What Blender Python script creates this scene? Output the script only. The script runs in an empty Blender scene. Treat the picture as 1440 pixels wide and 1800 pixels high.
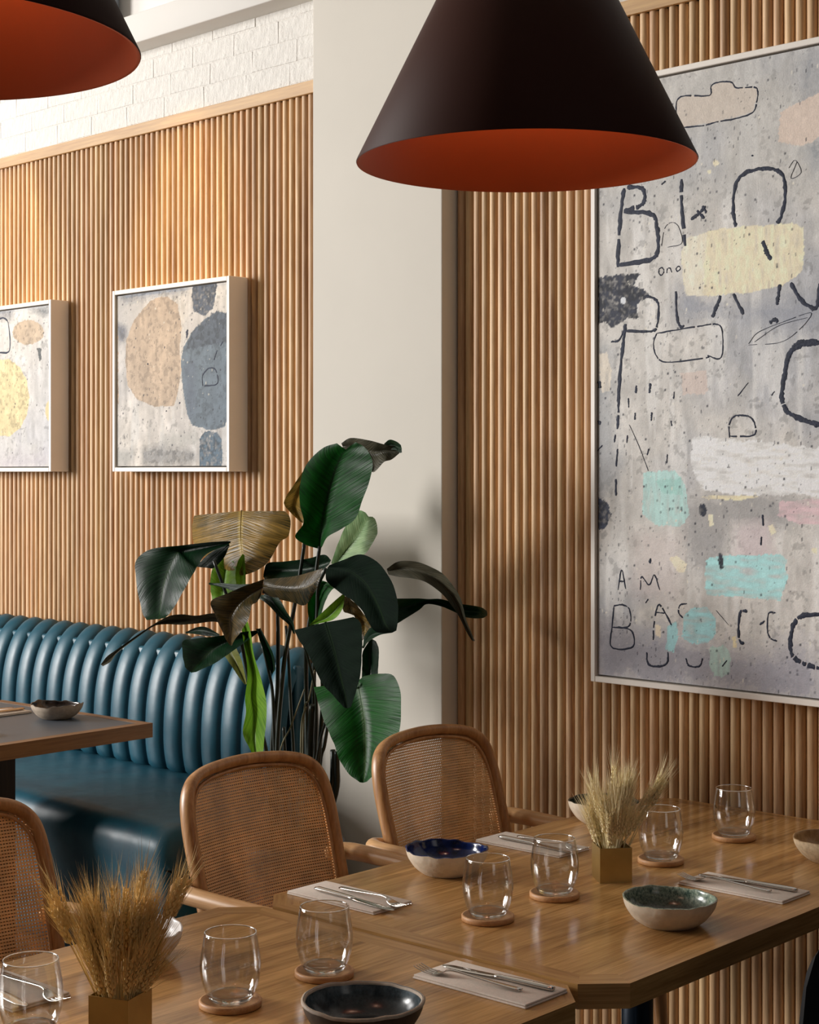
import bpy, bmesh, math, random
import numpy as np
from mathutils import Vector, Matrix

random.seed(7)
rng = np.random.RandomState(11)
SC = bpy.context.scene
COL = SC.collection
PI = math.pi

# ------------------------------------------------------------------ camera
cam_data = bpy.data.cameras.new('camera')
cam = bpy.data.objects.new('camera', cam_data)
COL.objects.link(cam)
cam.location = (0.0, -3.6, 1.6)
cam.rotation_euler = (PI/2, 0, math.radians(45.0))
cam_data.sensor_width = 36
cam_data.lens = 58.0
cam_data.shift_y = -0.0394
cam_data.clip_start = .05
SC.camera = cam

# ------------------------------------------------------------------ view, world, lights
SC.view_settings.view_transform = 'Standard'
SC.view_settings.look = 'None'
SC.view_settings.gamma = 1
SC.view_settings.exposure = 0.24
SC.view_settings.use_curve_mapping = False
world = bpy.data.worlds.new('world')
SC.world = world
world.use_nodes = True
bg = world.node_tree.nodes['Background']
bg.inputs[0].default_value = (.86, .92, 1.0, 1)
bg.inputs[1].default_value = .03

def area(name, loc, target, sx, sy, power, color):
    l = bpy.data.lights.new(name, 'AREA')
    l.shape = 'RECTANGLE'; l.size = sx; l.size_y = sy; l.energy = power; l.color = color
    o = bpy.data.objects.new(name, l); COL.objects.link(o)
    o.location = loc
    d = Vector(target) - Vector(loc)
    o.rotation_euler = d.to_track_quat('-Z', 'Y').to_euler()
    return o

# two tall panes of the shop window on the left, plus a weak fill added on the right behind the camera
area('window_light', (-9.9, -6.3, 2.9), (-3.4, -.3, 1.3), 1.5, 2.9, 650, (1, .972, .94))
area('window_light', (-11.2, -4.2, 2.9), (-3.4, -.3, 1.3), 1.5, 3.2, 185, (1, .972, .94))
area('right_fill', (3.6, -3.0, 2.4), (-2.2, -.6, 1.3), 1.4, 2.2, 7, (1, .95, .90))

def spot(loc, target, power, ang, color):
    l = bpy.data.lights.new('picture_spot', 'SPOT')
    l.energy = power; l.color = color; l.spot_size = math.radians(ang); l.spot_blend = .9; l.shadow_soft_size = .04
    o = bpy.data.objects.new('picture_spot', l); COL.objects.link(o)
    o.location = loc
    o.rotation_euler = (Vector(target)-Vector(loc)).to_track_quat('-Z', 'Y').to_euler()
spot((-4.72, -.95, 3.75), (-4.72, 0, 2.36), 75, 30, (1, .68, .28))
spot((-5.85, -.95, 3.75), (-5.85, 0, 2.30), 75, 30, (1, .68, .28))

# ------------------------------------------------------------------ helpers
def link(o, parent=None):
    COL.objects.link(o)
    if parent is not None: o.parent = parent
    return o

def mesh(name, verts, faces, mat=None, parent=None, smooth=True, loc=None, rot=None, data=None):
    if data is None:
        me = bpy.data.meshes.new(name)
        me.from_pydata([tuple(v) for v in verts], [], faces)
        me.update()
        if smooth: me.polygons.foreach_set('use_smooth', [True]*len(me.polygons))
        if mat is not None: me.materials.append(mat)
    else:
        me = data
    o = bpy.data.objects.new(name, me)
    if loc is not None: o.location = loc
    if rot is not None: o.rotation_euler = rot
    return link(o, parent)

def tag(o, label=None, cat=None, group=None, kind=None):
    if label: o['label'] = label
    if cat: o['category'] = cat
    if group: o['group'] = group
    if kind: o['kind'] = kind
    return o

def thing(name, label, cat, loc=(0, 0, 0), rz=0, group=None):
    o = bpy.data.objects.new(name, None)
    o.empty_display_size = .05
    o.location = loc; o.rotation_euler = (0, 0, rz)
    link(o)
    return tag(o, label, cat, group)

def copy_tree(o, parent=None):
    c = o.copy(); COL.objects.link(c)
    c.parent = parent
    for ch in list(o.children): copy_tree(ch, c)
    return c

def box(x0, x1, y0, y1, z0, z1, bev=0.0, seg=2):
    bm = bmesh.new()
    bmesh.ops.create_cube(bm, size=1)
    for v in bm.verts:
        v.co = Vector(((x0+x1)/2+v.co.x*(x1-x0), (y0+y1)/2+v.co.y*(y1-y0), (z0+z1)/2+v.co.z*(z1-z0)))
    if bev > 0:
        bmesh.ops.bevel(bm, geom=bm.edges[:], offset=bev, segments=seg, affect='EDGES', profile=.5)
    vs = [v.co.copy() for v in bm.verts]
    bm.verts.index_update()
    fs = [[v.index for v in f.verts] for f in bm.faces]
    bm.free()
    return vs, fs

class MB:
    def __init__(s): s.v = []; s.f = []
    def add(s, vf, m=None):
        n = len(s.v)
        vs, fs = vf
        s.v += [(m @ Vector(v)) if m else Vector(v) for v in vs]
        s.f += [[i+n for i in f] for f in fs]
        return s
    def build(s, name, mat, parent=None, smooth=True, **k):
        return mesh(name, s.v, s.f, mat, parent, smooth, **k)

def edges_sharp(o, ang=18):
    m = o.data
    try:
        m.set_sharp_from_angle(angle=math.radians(ang))
    except Exception: pass
    return o

def catmull(P, k):
    P = [np.array(p, float) for p in P]
    if len(P) < 3:
        return [P[0]+(P[-1]-P[0])*i/k for i in range(k+1)]
    Q = [2*P[0]-P[1]]+P+[2*P[-1]-P[-2]]
    out = []
    for i in range(1, len(Q)-2):
        a, b, c, d = Q[i-1], Q[i], Q[i+1], Q[i+2]
        for j in range(k):
            t = j/k
            out.append(.5*(2*b+(c-a)*t+(2*a-5*b+4*c-d)*t*t+(3*b-a-3*c+d)*t**3))
    out.append(P[-1])
    return out

def tube(P, R, n=10, k=1, closed=False, flat=1.0, up=None):
    """sweep a round (or flattened) section along P; R one radius or one per point"""
    if k > 1:
        if not hasattr(R, '__len__'): R = [R]*len(P)
        PR = [list(p)+[r] for p, r in zip(P, R)]
        PR = catmull(PR, k)
        P = [p[:3] for p in PR]; R = [p[3] for p in PR]
    P = [Vector(p) for p in P]
    N = len(P)
    if not hasattr(R, '__len__'): R = [R]*N
    vs, fs = [], []
    prev = None
    for i in range(N):
        a = P[(i-1) % N] if (closed or i > 0) else P[i]
        b = P[(i+1) % N] if (closed or i < N-1) else P[i]
        t = (b-a).normalized()
        if prev is None:
            u = Vector(up) if up else (Vector((0, 0, 1)) if abs(t.z) < .9 else Vector((1, 0, 0)))
        else: u = prev
        s = t.cross(u).normalized(); u = s.cross(t).normalized(); prev = u
        for j in range(n):
            A = 2*PI*j/n
            vs.append(P[i]+s*(math.cos(A)*R[i])+u*(math.sin(A)*R[i]*flat))
    for i in range(N if closed else N-1):
        for j in range(n):
            a = i*n+j; b = i*n+(j+1) % n; c = ((i+1) % N)*n+(j+1) % n; d = ((i+1) % N)*n+j
            fs.append([a, b, c, d])
    if not closed:
        fs.append(list(range(n))[::-1]); fs.append([(N-1)*n+j for j in range(n)])
    return vs, fs

def lathe(prof, n=48, wob=None, closed_top=False):
    vs, fs = [], []
    for i, (r, z) in enumerate(prof):
        for j in range(n):
            A = 2*PI*j/n
            rr, zz = r, z
            if wob: rr, zz = wob(A, r, z)
            vs.append((rr*math.cos(A), rr*math.sin(A), zz))
    for i in range(len(prof)-1):
        for j in range(n):
            fs.append([i*n+j, i*n+(j+1) % n, (i+1)*n+(j+1) % n, (i+1)*n+j])
    return vs, fs

def slab(poly, z0, z1):
    n = len(poly)
    vs = [(p[0], p[1], z0) for p in poly]+[(p[0], p[1], z1) for p in poly]
    fs = [list(range(n))[::-1], list(range(n, 2*n))]
    for i in range(n): fs.append([i, (i+1) % n, n+(i+1) % n, n+i])
    return vs, fs

def lin(c):
    c = np.array(c, float)/255
    return np.where(c <= .04045, c/12.92, ((c+.055)/1.055)**2.4)
def rgb(*c): return tuple(lin(c))+(1,)

# ------------------------------------------------------------------ materials
class NT:
    def __init__(s, name):
        s.m = bpy.data.materials.new(name); s.m.use_nodes = True
        s.t = s.m.node_tree; s.n = s.t.nodes; s.b = s.n['Principled BSDF']; s.out = s.n['Material Output']
    def node(s, kind, **kw):
        o = s.n.new(kind)
        for k, v in kw.items():
            if k.startswith('_'): setattr(o, k[1:], v)
            else:
                kk = int(k[1:]) if k[0] == 'i' and k[1:].isdigit() else k.replace('_', ' ')
                o.inputs[kk].default_value = v
        return o
    def l(s, a, b): s.t.links.new(a, b)
    def coords(s, scale=(1, 1, 1), out='Object', rand=False):
        tc = s.node('ShaderNodeTexCoord')
        mp = s.node('ShaderNodeMapping'); mp.inputs['Scale'].default_value = scale
        src = tc.outputs[out]
        if rand:
            oi = s.node('ShaderNodeObjectInfo')
            mu = s.node('ShaderNodeMath', _operation='MULTIPLY', i1=37.0); s.l(oi.outputs['Random'], mu.inputs[0])
            ad = s.node('ShaderNodeVectorMath', _operation='ADD'); s.l(src, ad.inputs[0]); s.l(mu.outputs[0], ad.inputs[1]); src = ad.outputs[0]
            s.rand = oi.outputs['Random']
        s.l(src, mp.inputs[0]); return mp.outputs[0]
    def noise(s, vec, scale, detail=3, rough=.55, dist=0):
        o = s.node('ShaderNodeTexNoise', Scale=scale, Detail=detail, Roughness=rough, Distortion=dist); s.l(vec, o.inputs['Vector']); return o.outputs['Fac']
    def ramp(s, fac, stops):
        r = s.node('ShaderNodeValToRGB'); e = r.color_ramp.elements
        while len(e) < len(stops): e.new(.5)
        for el, (p, c) in zip(e, stops): el.position = p; el.color = c
        s.l(fac, r.inputs[0]); return r.outputs[0]
    def mix(s, fac, a, b, mode='MIX'):
        m = s.node('ShaderNodeMix', _data_type='RGBA', _blend_type=mode)
        for sock, v in ((m.inputs[0], fac), (m.inputs[6], a), (m.inputs[7], b)):
            if hasattr(v, 'is_linked') or hasattr(v, 'links'): s.l(v, sock)
            else: sock.default_value = v
        return m.outputs[2]
    def bump(s, h, strength=.2, dist=.002, prev=None):
        b = s.node('ShaderNodeBump', Strength=strength, Distance=dist); s.l(h, b.inputs['Height'])
        if prev: s.l(prev, b.inputs['Normal'])
        s.l(b.outputs[0], s.b.inputs['Normal']); return b.outputs[0]
    def set(s, **k):
        for a, v in k.items(): s.b.inputs[a.replace('_', ' ')].default_value = v
        return s

def wood(name, c1, c2, axis, rough=.45, rand=.0, grain=1.0, bumpk=.15, huej=0, coat=0.0):
    t = NT(name)
    sc = [1, 1, 1]; sc['xyz'.index(axis)] = .045
    v = t.coords(tuple(sc), rand=bool(rand))
    a = t.noise(v, 38*grain, 4, .6, .6)
    b = t.noise(v, 190*grain, 2, .7)
    f = t.mix(.38, a, b)
    col = t.ramp(f, [(.34, c1), (.66, c2)])
    if rand:
        hs = t.node('ShaderNodeHueSaturation'); t.l(col, hs.inputs['Color'])
        mr = t.node('ShaderNodeMapRange', i3=1-rand, i4=1+rand*.7); t.l(t.rand, mr.inputs[0]); t.l(mr.outputs[0], hs.inputs['Value'])
        if huej:
            m7 = t.node('ShaderNodeMath', _operation='MULTIPLY', i1=7.31); t.l(t.rand, m7.inputs[0])
            fr = t.node('ShaderNodeMath', _operation='FRACT'); t.l(m7.outputs[0], fr.inputs[0])
            mh = t.node('ShaderNodeMapRange', i3=.5-huej, i4=.5+huej); t.l(fr.outputs[0], mh.inputs[0]); t.l(mh.outputs[0], hs.inputs['Hue'])
        col = hs.outputs[0]
    t.l(col, t.b.inputs['Base Color'])
    t.set(Roughness=rough)
    if coat: t.set(Coat_Weight=coat, Coat_Roughness=.12)
    if bumpk: t.bump(b, bumpk, .001)
    return t.m

def plain(name, c, rough=.5, metal=0, spec=.5, nscale=0, namp=0, bump=0, bscale=60, bdist=.003):
    t = NT(name)
    t.set(Base_Color=c, Roughness=rough, Metallic=metal, Specular_IOR_Level=spec)
    v = t.coords()
    if namp:
        n = t.noise(v, nscale, 4)
        d = tuple(x*(1-namp) for x in c[:3])+(1,); e = tuple(min(1, x*(1+namp)) for x in c[:3])+(1,)
        t.l(t.ramp(n, [(.3, d), (.7, e)]), t.b.inputs['Base Color'])
    if bump: t.bump(t.noise(v, bscale, 5, .6), bump, bdist)
    return t.m

M = {}
M['slat'] = wood('oak_slat', rgb(166, 124, 84), rgb(230, 192, 146), 'z', .5, .2, 1.0, .12, .005)
M['slat_back'] = plain('slat_backing', rgb(52, 34, 22), .8)
M['trim'] = wood('oak_trim', rgb(170, 128, 80), rgb(204, 164, 108), 'x', .5, 0, .8, .1)
M['brick'] = plain('white_painted_brick', rgb(226, 222, 215), .75, 0, .3, 20, .03, .9, 26, .010)
M['mortar'] = plain('white_painted_mortar', rgb(222, 217, 210), .8, 0, .3, 30, .03, .9, 40, .008)
M['white'] = plain('white_plaster', rgb(236, 232, 226), .8, 0, .3, 3, .015, .06, 30)
M['pillar'] = plain('pillar_plaster', rgb(213, 207, 196), .75, 0, .3, 2.5, .02, .05, 25)
M['grey_paint'] = plain('grey_paint', rgb(150, 158, 168), .5, 0, .4, 8, .05)
M['floor'] = plain('floor_concrete', rgb(96, 84, 74), .5, 0, .5, 6, .12, .08, 40)
M['ceiling'] = plain('ceiling_white', rgb(225, 222, 216), .85, 0, .2, 4, .01)
M['frame'] = plain('frame_white', rgb(238, 230, 220), .45, 0, .4, 20, .01)
M['frame_in'] = plain('frame_inside_shadow_gap', rgb(110, 108, 105), .8)
M['table'] = wood('oak_table', rgb(134, 94, 48), rgb(214, 166, 104), 'y', .2, 0, 1.0, .05)
M['table_band'] = wood('oak_table_band', rgb(136, 96, 50), rgb(200, 154, 96), 'x', .26, .06, 1.0, .05)
M['table_dark'] = wood('stained_table_wood', rgb(116, 78, 46), rgb(162, 116, 72), 'x', .4, .05, 1.0, .08)
M['slate'] = plain('slate_laminate', rgb(84, 90, 98), .38, 0, .4, 12, .04)
M['leg_dark'] = wood('dark_leg', rgb(40, 28, 20), rgb(66, 48, 34), 'z', .5, 0, 1, .1)
M['pedestal'] = plain('pedestal_blue_steel', rgb(30, 48, 66), .4, .3, .5, 12, .06)
M['chair'] = wood('chair_wood', rgb(150, 102, 58), rgb(200, 150, 98), 'z', .36, .06, .8, .06)
M['arm'] = wood('chair_arm_wood', rgb(176, 128, 80), rgb(222, 178, 126), 'x', .36, .06, .8, .06)
M['cane'] = plain('woven_cane', rgb(212, 162, 102), .36, 0, .5, 14, .25)
M['plug'] = plain('arm_plug', rgb(70, 52, 38), .4, .4)
M['coaster'] = wood('coaster_wood', rgb(176, 124, 78), rgb(214, 166, 116), 'x', .5, .08, 1.2, .06)
M['brass'] = plain('brushed_brass', rgb(176, 148, 90), .36, .85, .5, 30, .06, .05, 160)
M['steel'] = plain('polished_steel', rgb(205, 200, 194), .16, 1.0, .5, 8, .03)
M['gold_steel'] = plain('warm_steel', rgb(208, 176, 140), .2, 1.0, .5, 8, .03)
M['linen'] = plain('linen_napkin', rgb(228, 216, 204), .9, 0, .2, 220, .06, .3, 500)
M['shade'] = plain('lamp_shade_dark', rgb(62, 34, 26), .55, 0, .12, 4, .05)
M['lining'] = plain('lamp_lining_terracotta', rgb(226, 104, 52), .55, 0, .3, 5, .05)
M['black'] = plain('black_metal', rgb(22, 22, 24), .45, .4)
M['black_leather'] = plain('black_leather', rgb(13, 13, 15), .7, 0, .25, 20, .1, .1, 120)
M['bulb'] = plain('frosted_bulb', rgb(220, 215, 205), .4)
M['pot'] = plain('planter_charcoal', rgb(48, 52, 58), .55, 0, .5, 10, .15, .1, 40)
M['soil'] = plain('potting_soil', rgb(44, 32, 24), .95, 0, .2, 60, .3, .6, 90)
M['wheat'] = plain('dried_wheat', rgb(228, 198, 138), .7, 0, .25, 40, .25)
M['straw'] = plain('pale_straw', rgb(244, 224, 182), .7, 0, .25, 40, .2)
M['stroke'] = plain('navy_paint', rgb(30, 37, 58), .6, 0, .3, 60, .3, .5, 160)

def leather():
    t = NT('teal_leather')
    v = t.coords()
    n = t.noise(v, 7, 4)
    t.l(t.ramp(n, [(.3, rgb(15, 66, 84)), (.7, rgb(28, 90, 108))]), t.b.inputs['Base Color'])
    r = t.noise(v, 22, 3)
    mr = t.node('ShaderNodeMapRange', i3=.36, i4=.50); t.l(r, mr.inputs[0]); t.l(mr.outputs[0], t.b.inputs['Roughness'])
    t.set(Specular_IOR_Level=.55)
    vo = t.node('ShaderNodeTexVoronoi', Scale=420); t.l(v, vo.inputs['Vector'])
    b = t.bump(vo.outputs['Distance'], .06, .0006)
    t.bump(t.noise(v, 9, 3), .25, .006, b)
    return t.m
M['leather'] = leather()

def leaf_mat(name, c1, c2, rough, rib, transl=.15, stripe=.35, spec=.2):
    t = NT(name)
    uv = t.node('ShaderNodeUVMap'); uv.uv_map = 'leaf'
    sp = t.node('ShaderNodeSeparateXYZ'); t.l(uv.outputs[0], sp.inputs[0])
    ab = t.node('ShaderNodeMath', _operation='SUBTRACT', i1=.5); t.l(sp.outputs[0], ab.inputs[0])
    a2 = t.node('ShaderNodeMath', _operation='ABSOLUTE'); t.l(ab.outputs[0], a2.inputs[0])
    # side veins run from the midrib outwards and a little towards the tip
    sl = t.node('ShaderNodeMath', _operation='MULTIPLY_ADD', i1=-.35); t.l(a2.outputs[0], sl.inputs[0]); t.l(sp.outputs[1], sl.inputs[2])
    cb = t.node('ShaderNodeCombineXYZ'); t.l(sl.outputs[0], cb.inputs[1])
    m5 = t.node('ShaderNodeMath', _operation='MULTIPLY', i1=.04); t.l(a2.outputs[0], m5.inputs[0]); t.l(m5.outputs[0], cb.inputs[0])
    n = t.noise(cb.outputs[0], 46, 2, .6)
    n2 = t.noise(t.coords(), 9, 3)
    col = t.ramp(t.mix(.4, n, n2), [(.38, c1), (.62, c2)])
    mr = t.node('ShaderNodeMapRange', i1=.0, i2=.035, i3=.75, i4=0); t.l(a2.outputs[0], mr.inputs[0])
    col = t.mix(mr.outputs[0], col, rib)
    t.l(col, t.b.inputs['Base Color'])
    t.set(Roughness=rough, Specular_IOR_Level=spec)
    t.bump(n, stripe, .004)
    if transl:
        tr = t.node('ShaderNodeBsdfTranslucent'); t.l(col, tr.inputs[0])
        mx = t.node('ShaderNodeMixShader', i0=transl); t.l(t.b.outputs[0], mx.inputs[1]); t.l(tr.outputs[0], mx.inputs[2])
        t.l(mx.outputs[0], t.out.inputs[0])
    return t.m
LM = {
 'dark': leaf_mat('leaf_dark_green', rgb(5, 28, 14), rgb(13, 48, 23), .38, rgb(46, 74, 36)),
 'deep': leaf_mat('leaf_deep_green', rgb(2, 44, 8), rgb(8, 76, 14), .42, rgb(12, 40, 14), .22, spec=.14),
 'black': leaf_mat('leaf_shaded_green', rgb(5, 18, 10), rgb(9, 25, 14), .8, rgb(30, 48, 26), .04, spec=.05),  # near-black green, the shade on folded leaves put into the colour
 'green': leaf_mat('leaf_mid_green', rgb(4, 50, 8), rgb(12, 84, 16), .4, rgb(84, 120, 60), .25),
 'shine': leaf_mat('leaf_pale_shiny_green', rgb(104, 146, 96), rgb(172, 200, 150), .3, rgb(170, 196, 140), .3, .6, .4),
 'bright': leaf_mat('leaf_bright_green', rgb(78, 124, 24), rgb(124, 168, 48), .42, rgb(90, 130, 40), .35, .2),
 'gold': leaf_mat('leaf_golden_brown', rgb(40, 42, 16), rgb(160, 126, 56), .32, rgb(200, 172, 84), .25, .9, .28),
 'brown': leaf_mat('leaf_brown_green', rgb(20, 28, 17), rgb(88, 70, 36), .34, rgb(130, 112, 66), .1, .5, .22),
 'gray': leaf_mat('leaf_grey_brown_glare', rgb(52, 52, 40), rgb(92, 88, 72), .42, rgb(120, 116, 92), .1, .5),  # grey-brown with the glare on the leaf backs painted in
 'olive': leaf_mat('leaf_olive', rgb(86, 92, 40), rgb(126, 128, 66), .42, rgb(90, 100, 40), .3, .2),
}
M['stem'] = plain('petiole_dark_green', rgb(18, 30, 20), .4, 0, .5, 20, .2)
M['palestem'] = plain('petiole_dry', rgb(120, 116, 92), .5, 0, .4, 20, .2)

def thin_glass():
    t = NT('clear_glass_wall')
    tr = t.node('ShaderNodeBsdfTransparent'); tr.inputs[0].default_value = (.985, .985, .98, 1)
    gl = t.node('ShaderNodeBsdfGlossy'); gl.inputs['Roughness'].default_value = .015
    fr = t.node('ShaderNodeFresnel')
    ge = t.node('ShaderNodeNewGeometry')
    io = t.node('ShaderNodeMapRange', i3=1.75, i4=1/1.75); t.l(ge.outputs['Backfacing'], io.inputs[0]); t.l(io.outputs[0], fr.inputs['IOR'])
    nz = t.noise(t.coords(), 14, 2)
    mu = t.node('ShaderNodeMapRange', i3=.85, i4=1.15); t.l(nz, mu.inputs[0])
    lw = t.node('ShaderNodeLayerWeight', Blend=.18)
    ad = t.node('ShaderNodeMath', _operation='MULTIPLY_ADD', i1=.35); t.l(lw.outputs['Facing'], ad.inputs[0]); t.l(fr.outputs[0], ad.inputs[2])
    ml = t.node('ShaderNodeMath', _operation='MULTIPLY'); t.l(ad.outputs[0], ml.inputs[0]); t.l(mu.outputs[0], ml.inputs[1])
    mx = t.node('ShaderNodeMixShader'); t.l(ml.outputs[0], mx.inputs[0]); t.l(tr.outputs[0], mx.inputs[1]); t.l(gl.outputs[0], mx.inputs[2])
    t.l(mx.outputs[0], t.out.inputs[0])
    return t.m
M['glass'] = thin_glass()
def solid_glass():
    t = NT('clear_glass_base')
    g = t.node('ShaderNodeBsdfGlass', Roughness=.01, IOR=1.46); g.inputs[0].default_value = (.97, .97, .96, 1)
    t.l(g.outputs[0], t.out.inputs[0]); return t.m
M['glass_base'] = solid_glass()

def glaze(name, c1, c2, scale=60, rough=.15, pool=None):
    t = NT(name)
    v = t.coords()
    f = t.noise(v, scale, 4, .7)
    col = t.ramp(f, [(.36, c1), (.66, c2)])
    if pool:
        sp = t.node('ShaderNodeSeparateXYZ'); t.l(v, sp.inputs[0])
        mr = t.node('ShaderNodeMapRange', i1=.012, i2=.045, i3=1, i4=0); t.l(sp.outputs[2], mr.inputs[0])
        col = t.mix(mr.outputs[0], col, pool)
    t.l(col, t.b.inputs['Base Color']); t.set(Roughness=rough)
    t.bump(t.noise(v, 30, 3), .12, .003)
    return t.m
M['clay_cream'] = plain('stoneware_cream', rgb(222, 208, 186), .6, 0, .4, 70, .1, .4, 70)
M['clay_white'] = plain('stoneware_white', rgb(232, 226, 220), .5, 0, .4, 40, .04, .3, 50)
M['clay_tan'] = plain('stoneware_speckled_tan', rgb(196, 174, 142), .6, 0, .4, 120, .18, .3, 90)
M['clay_grey'] = plain('stoneware_grey', rgb(176, 160, 142), .6, 0, .4, 80, .15, .4, 60)
M['clay_brown'] = plain('stoneware_brown_black', rgb(72, 58, 46), .55, 0, .4, 50, .3, .3, 60)
M['glaze_blue'] = glaze('glaze_cobalt', rgb(6, 14, 46), rgb(22, 44, 110), 30)
M['glaze_green'] = glaze('glaze_speckled_green', rgb(64, 88, 78), rgb(176, 188, 166), 170, .18, rgb(38, 40, 30))
M['glaze_dark'] = glaze('glaze_dark_green', rgb(24, 36, 32), rgb(48, 62, 54), 60)
M['glaze_slate'] = glaze('glaze_slate_blue', rgb(40, 48, 52), rgb(92, 104, 110), 50, .22, rgb(30, 34, 36))
M['glaze_white'] = glaze('glaze_white', rgb(212, 206, 202), rgb(232, 228, 224), 20, .3)
M['glaze_tan'] = glaze('glaze_tan', rgb(146, 112, 72), rgb(184, 150, 104), 60, .3)
M['glaze_umber'] = glaze('glaze_umber', rgb(36, 28, 24), rgb(78, 62, 52), 40, .2)

# ------------------------------------------------------------------ room shell
def structure(o, label=None):
    o['kind'] = 'structure'
    if label: o['label'] = label
    return o
CEIL = 3.9
structure(mesh('floor', *box(-7.6, 1.6, -5.6, .3, -.08, 0), M['floor'], smooth=False), 'dull concrete floor of the dining room')
structure(mesh('ceiling', *box(-7.6, 1.6, -5.6, .3, CEIL, CEIL+.1), M['ceiling'], smooth=False), 'white ceiling high above the wall')
wall = structure(mesh('wall_back', *box(-7.4, -.6, .027, .12, 0, 2.84), M['slat_back'], smooth=False), 'long wall lined with round oak slats below white brick')
mesh('mortar_bed', *box(-7.4, -.6, .0024, .12, 2.84, 3.25), M['mortar'], wall, smooth=False)
mesh('plaster', *box(-7.4, -.6, .004, .12, 3.25, CEIL), M['white'], wall, smooth=False)

# round oak slats, one object each
r = .0139
sv, sf = [], []
NS = 14
for zz in (0, 2.84):
    sv.append((-r, .0272, zz))
    for i in range(NS-1):
        A = PI+PI*i/(NS-2)
        sv.append((r*math.cos(A), .0140+.0140*math.sin(A), zz))
    sv.append((r, .0272, zz))
for i in range(NS): sf.append([i, i+1, NS+2+i, NS+1+i])
slat_me = None
PITCH = .0323
def slat_at(x):
    global slat_me
    o = mesh('slat', sv, sf, M['slat'], wall, loc=(x, 0, 0), data=slat_me)
    slat_me = o.data
x = -5.954+PITCH*.47
k0 = -16
for k in range(k0, 61):
    xx = x+k*PITCH
    if xx < -3.99: slat_at(xx)
x = -3.372+PITCH*.47
for k in range(-1, 60):
    slat_at(x+k*PITCH)

# cap trims over the slats
structure(edges_sharp(mesh('trim_1', *box(-7.2, -3.98, -.010, .03, 2.84, 2.882, .002), M['trim'])), 'pale oak cap strip above the left slats')
structure(edges_sharp(mesh('trim_2', *box(-3.404, -.8, -.010, .03, 2.84, 2.882, .002), M['trim'])), 'pale oak cap strip above the right slats')

# white painted bricks, one object each
brick_me = []
for q in range(5):
    vs, fs = box(-.1145, .1145, 0, .03, 0, .0728, .0018, 1)
    vs = [v+Vector((random.uniform(-.002, .002), random.uniform(-.0008, .0008), random.uniform(-.0015, .0015))) for v in vs]
    brick_me.append(mesh('brick', vs, fs, M['brick'], wall, smooth=False, loc=(-7.1+.236*q, .002, 2.886)).data)
for row in range(4):
    for rx0, rx1 in ((-6.9 if row else -5.9, -3.95), (-3.35, -1.7)):
        xx = rx0+(.118 if row % 2 else 0)
        while xx < rx1-.02:
            w = min(1, 1)
            mesh('brick', None, None, None, wall, loc=(xx, random.uniform(.0006, .0018), 2.886+row*.0755), data=random.choice(brick_me))
            xx += .232+random.uniform(-.004, .004)
structure(mesh('trim_3', *box(-7.2, -3.98, -.095, .05, 3.145, 3.252, .004), M['white']), 'white boxed ledge running above the brick band')
tag(mesh('wall_pipe', *tube([(-5.17, -.045, 3.26), (-5.17, -.045, CEIL)], .055, 20), M['grey_paint']), 'grey painted vertical pipe rising behind the left lamp', 'pipe')
structure(edges_sharp(mesh('pillar', *box(-3.981, -3.404, -.06, .1, 0, CEIL, .003), M['pillar'])), 'flat off-white plaster pillar between the two slatted stretches')

# ------------------------------------------------------------------ paintings
_tab = rng.rand(256, 256)
def vnoise(X, Z, s, seed=0, octv=3):
    out = 0; amp = 1; tot = 0
    for o in range(octv):
        x = X*s*2**o+seed*17.3+o*31.7; z = Z*s*2**o+seed*7.9+o*11.1
        xi = np.floor(x).astype(int); zi = np.floor(z).astype(int)
        fx = x-xi; fz = z-zi
        fx = fx*fx*(3-2*fx); fz = fz*fz*(3-2*fz)
        g = lambda a, b: _tab[(xi+a) % 256, (zi+b) % 256]
        v = (g(0, 0)*(1-fx)+g(1, 0)*fx)*(1-fz)+(g(0, 1)*(1-fx)+g(1, 1)*fx)*fz
        out = out+v*amp; tot += amp; amp *= .55
    return out/tot
def inside(X, Z, P):
    c = np.zeros(X.shape, bool); n = len(P); j = n-1
    for i in range(n):
        xi, zi = P[i]; xj, zj = P[j]
        if zi != zj:
            m = ((zi > Z) != (zj > Z)) & (X < (xj-xi)*(Z-zi)/(zj-zi)+xi)
            c ^= m
        j = i
    return c
def pts2(s): return [tuple(float(a)/1000 for a in p.split(',')) for p in s.split()]

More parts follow.
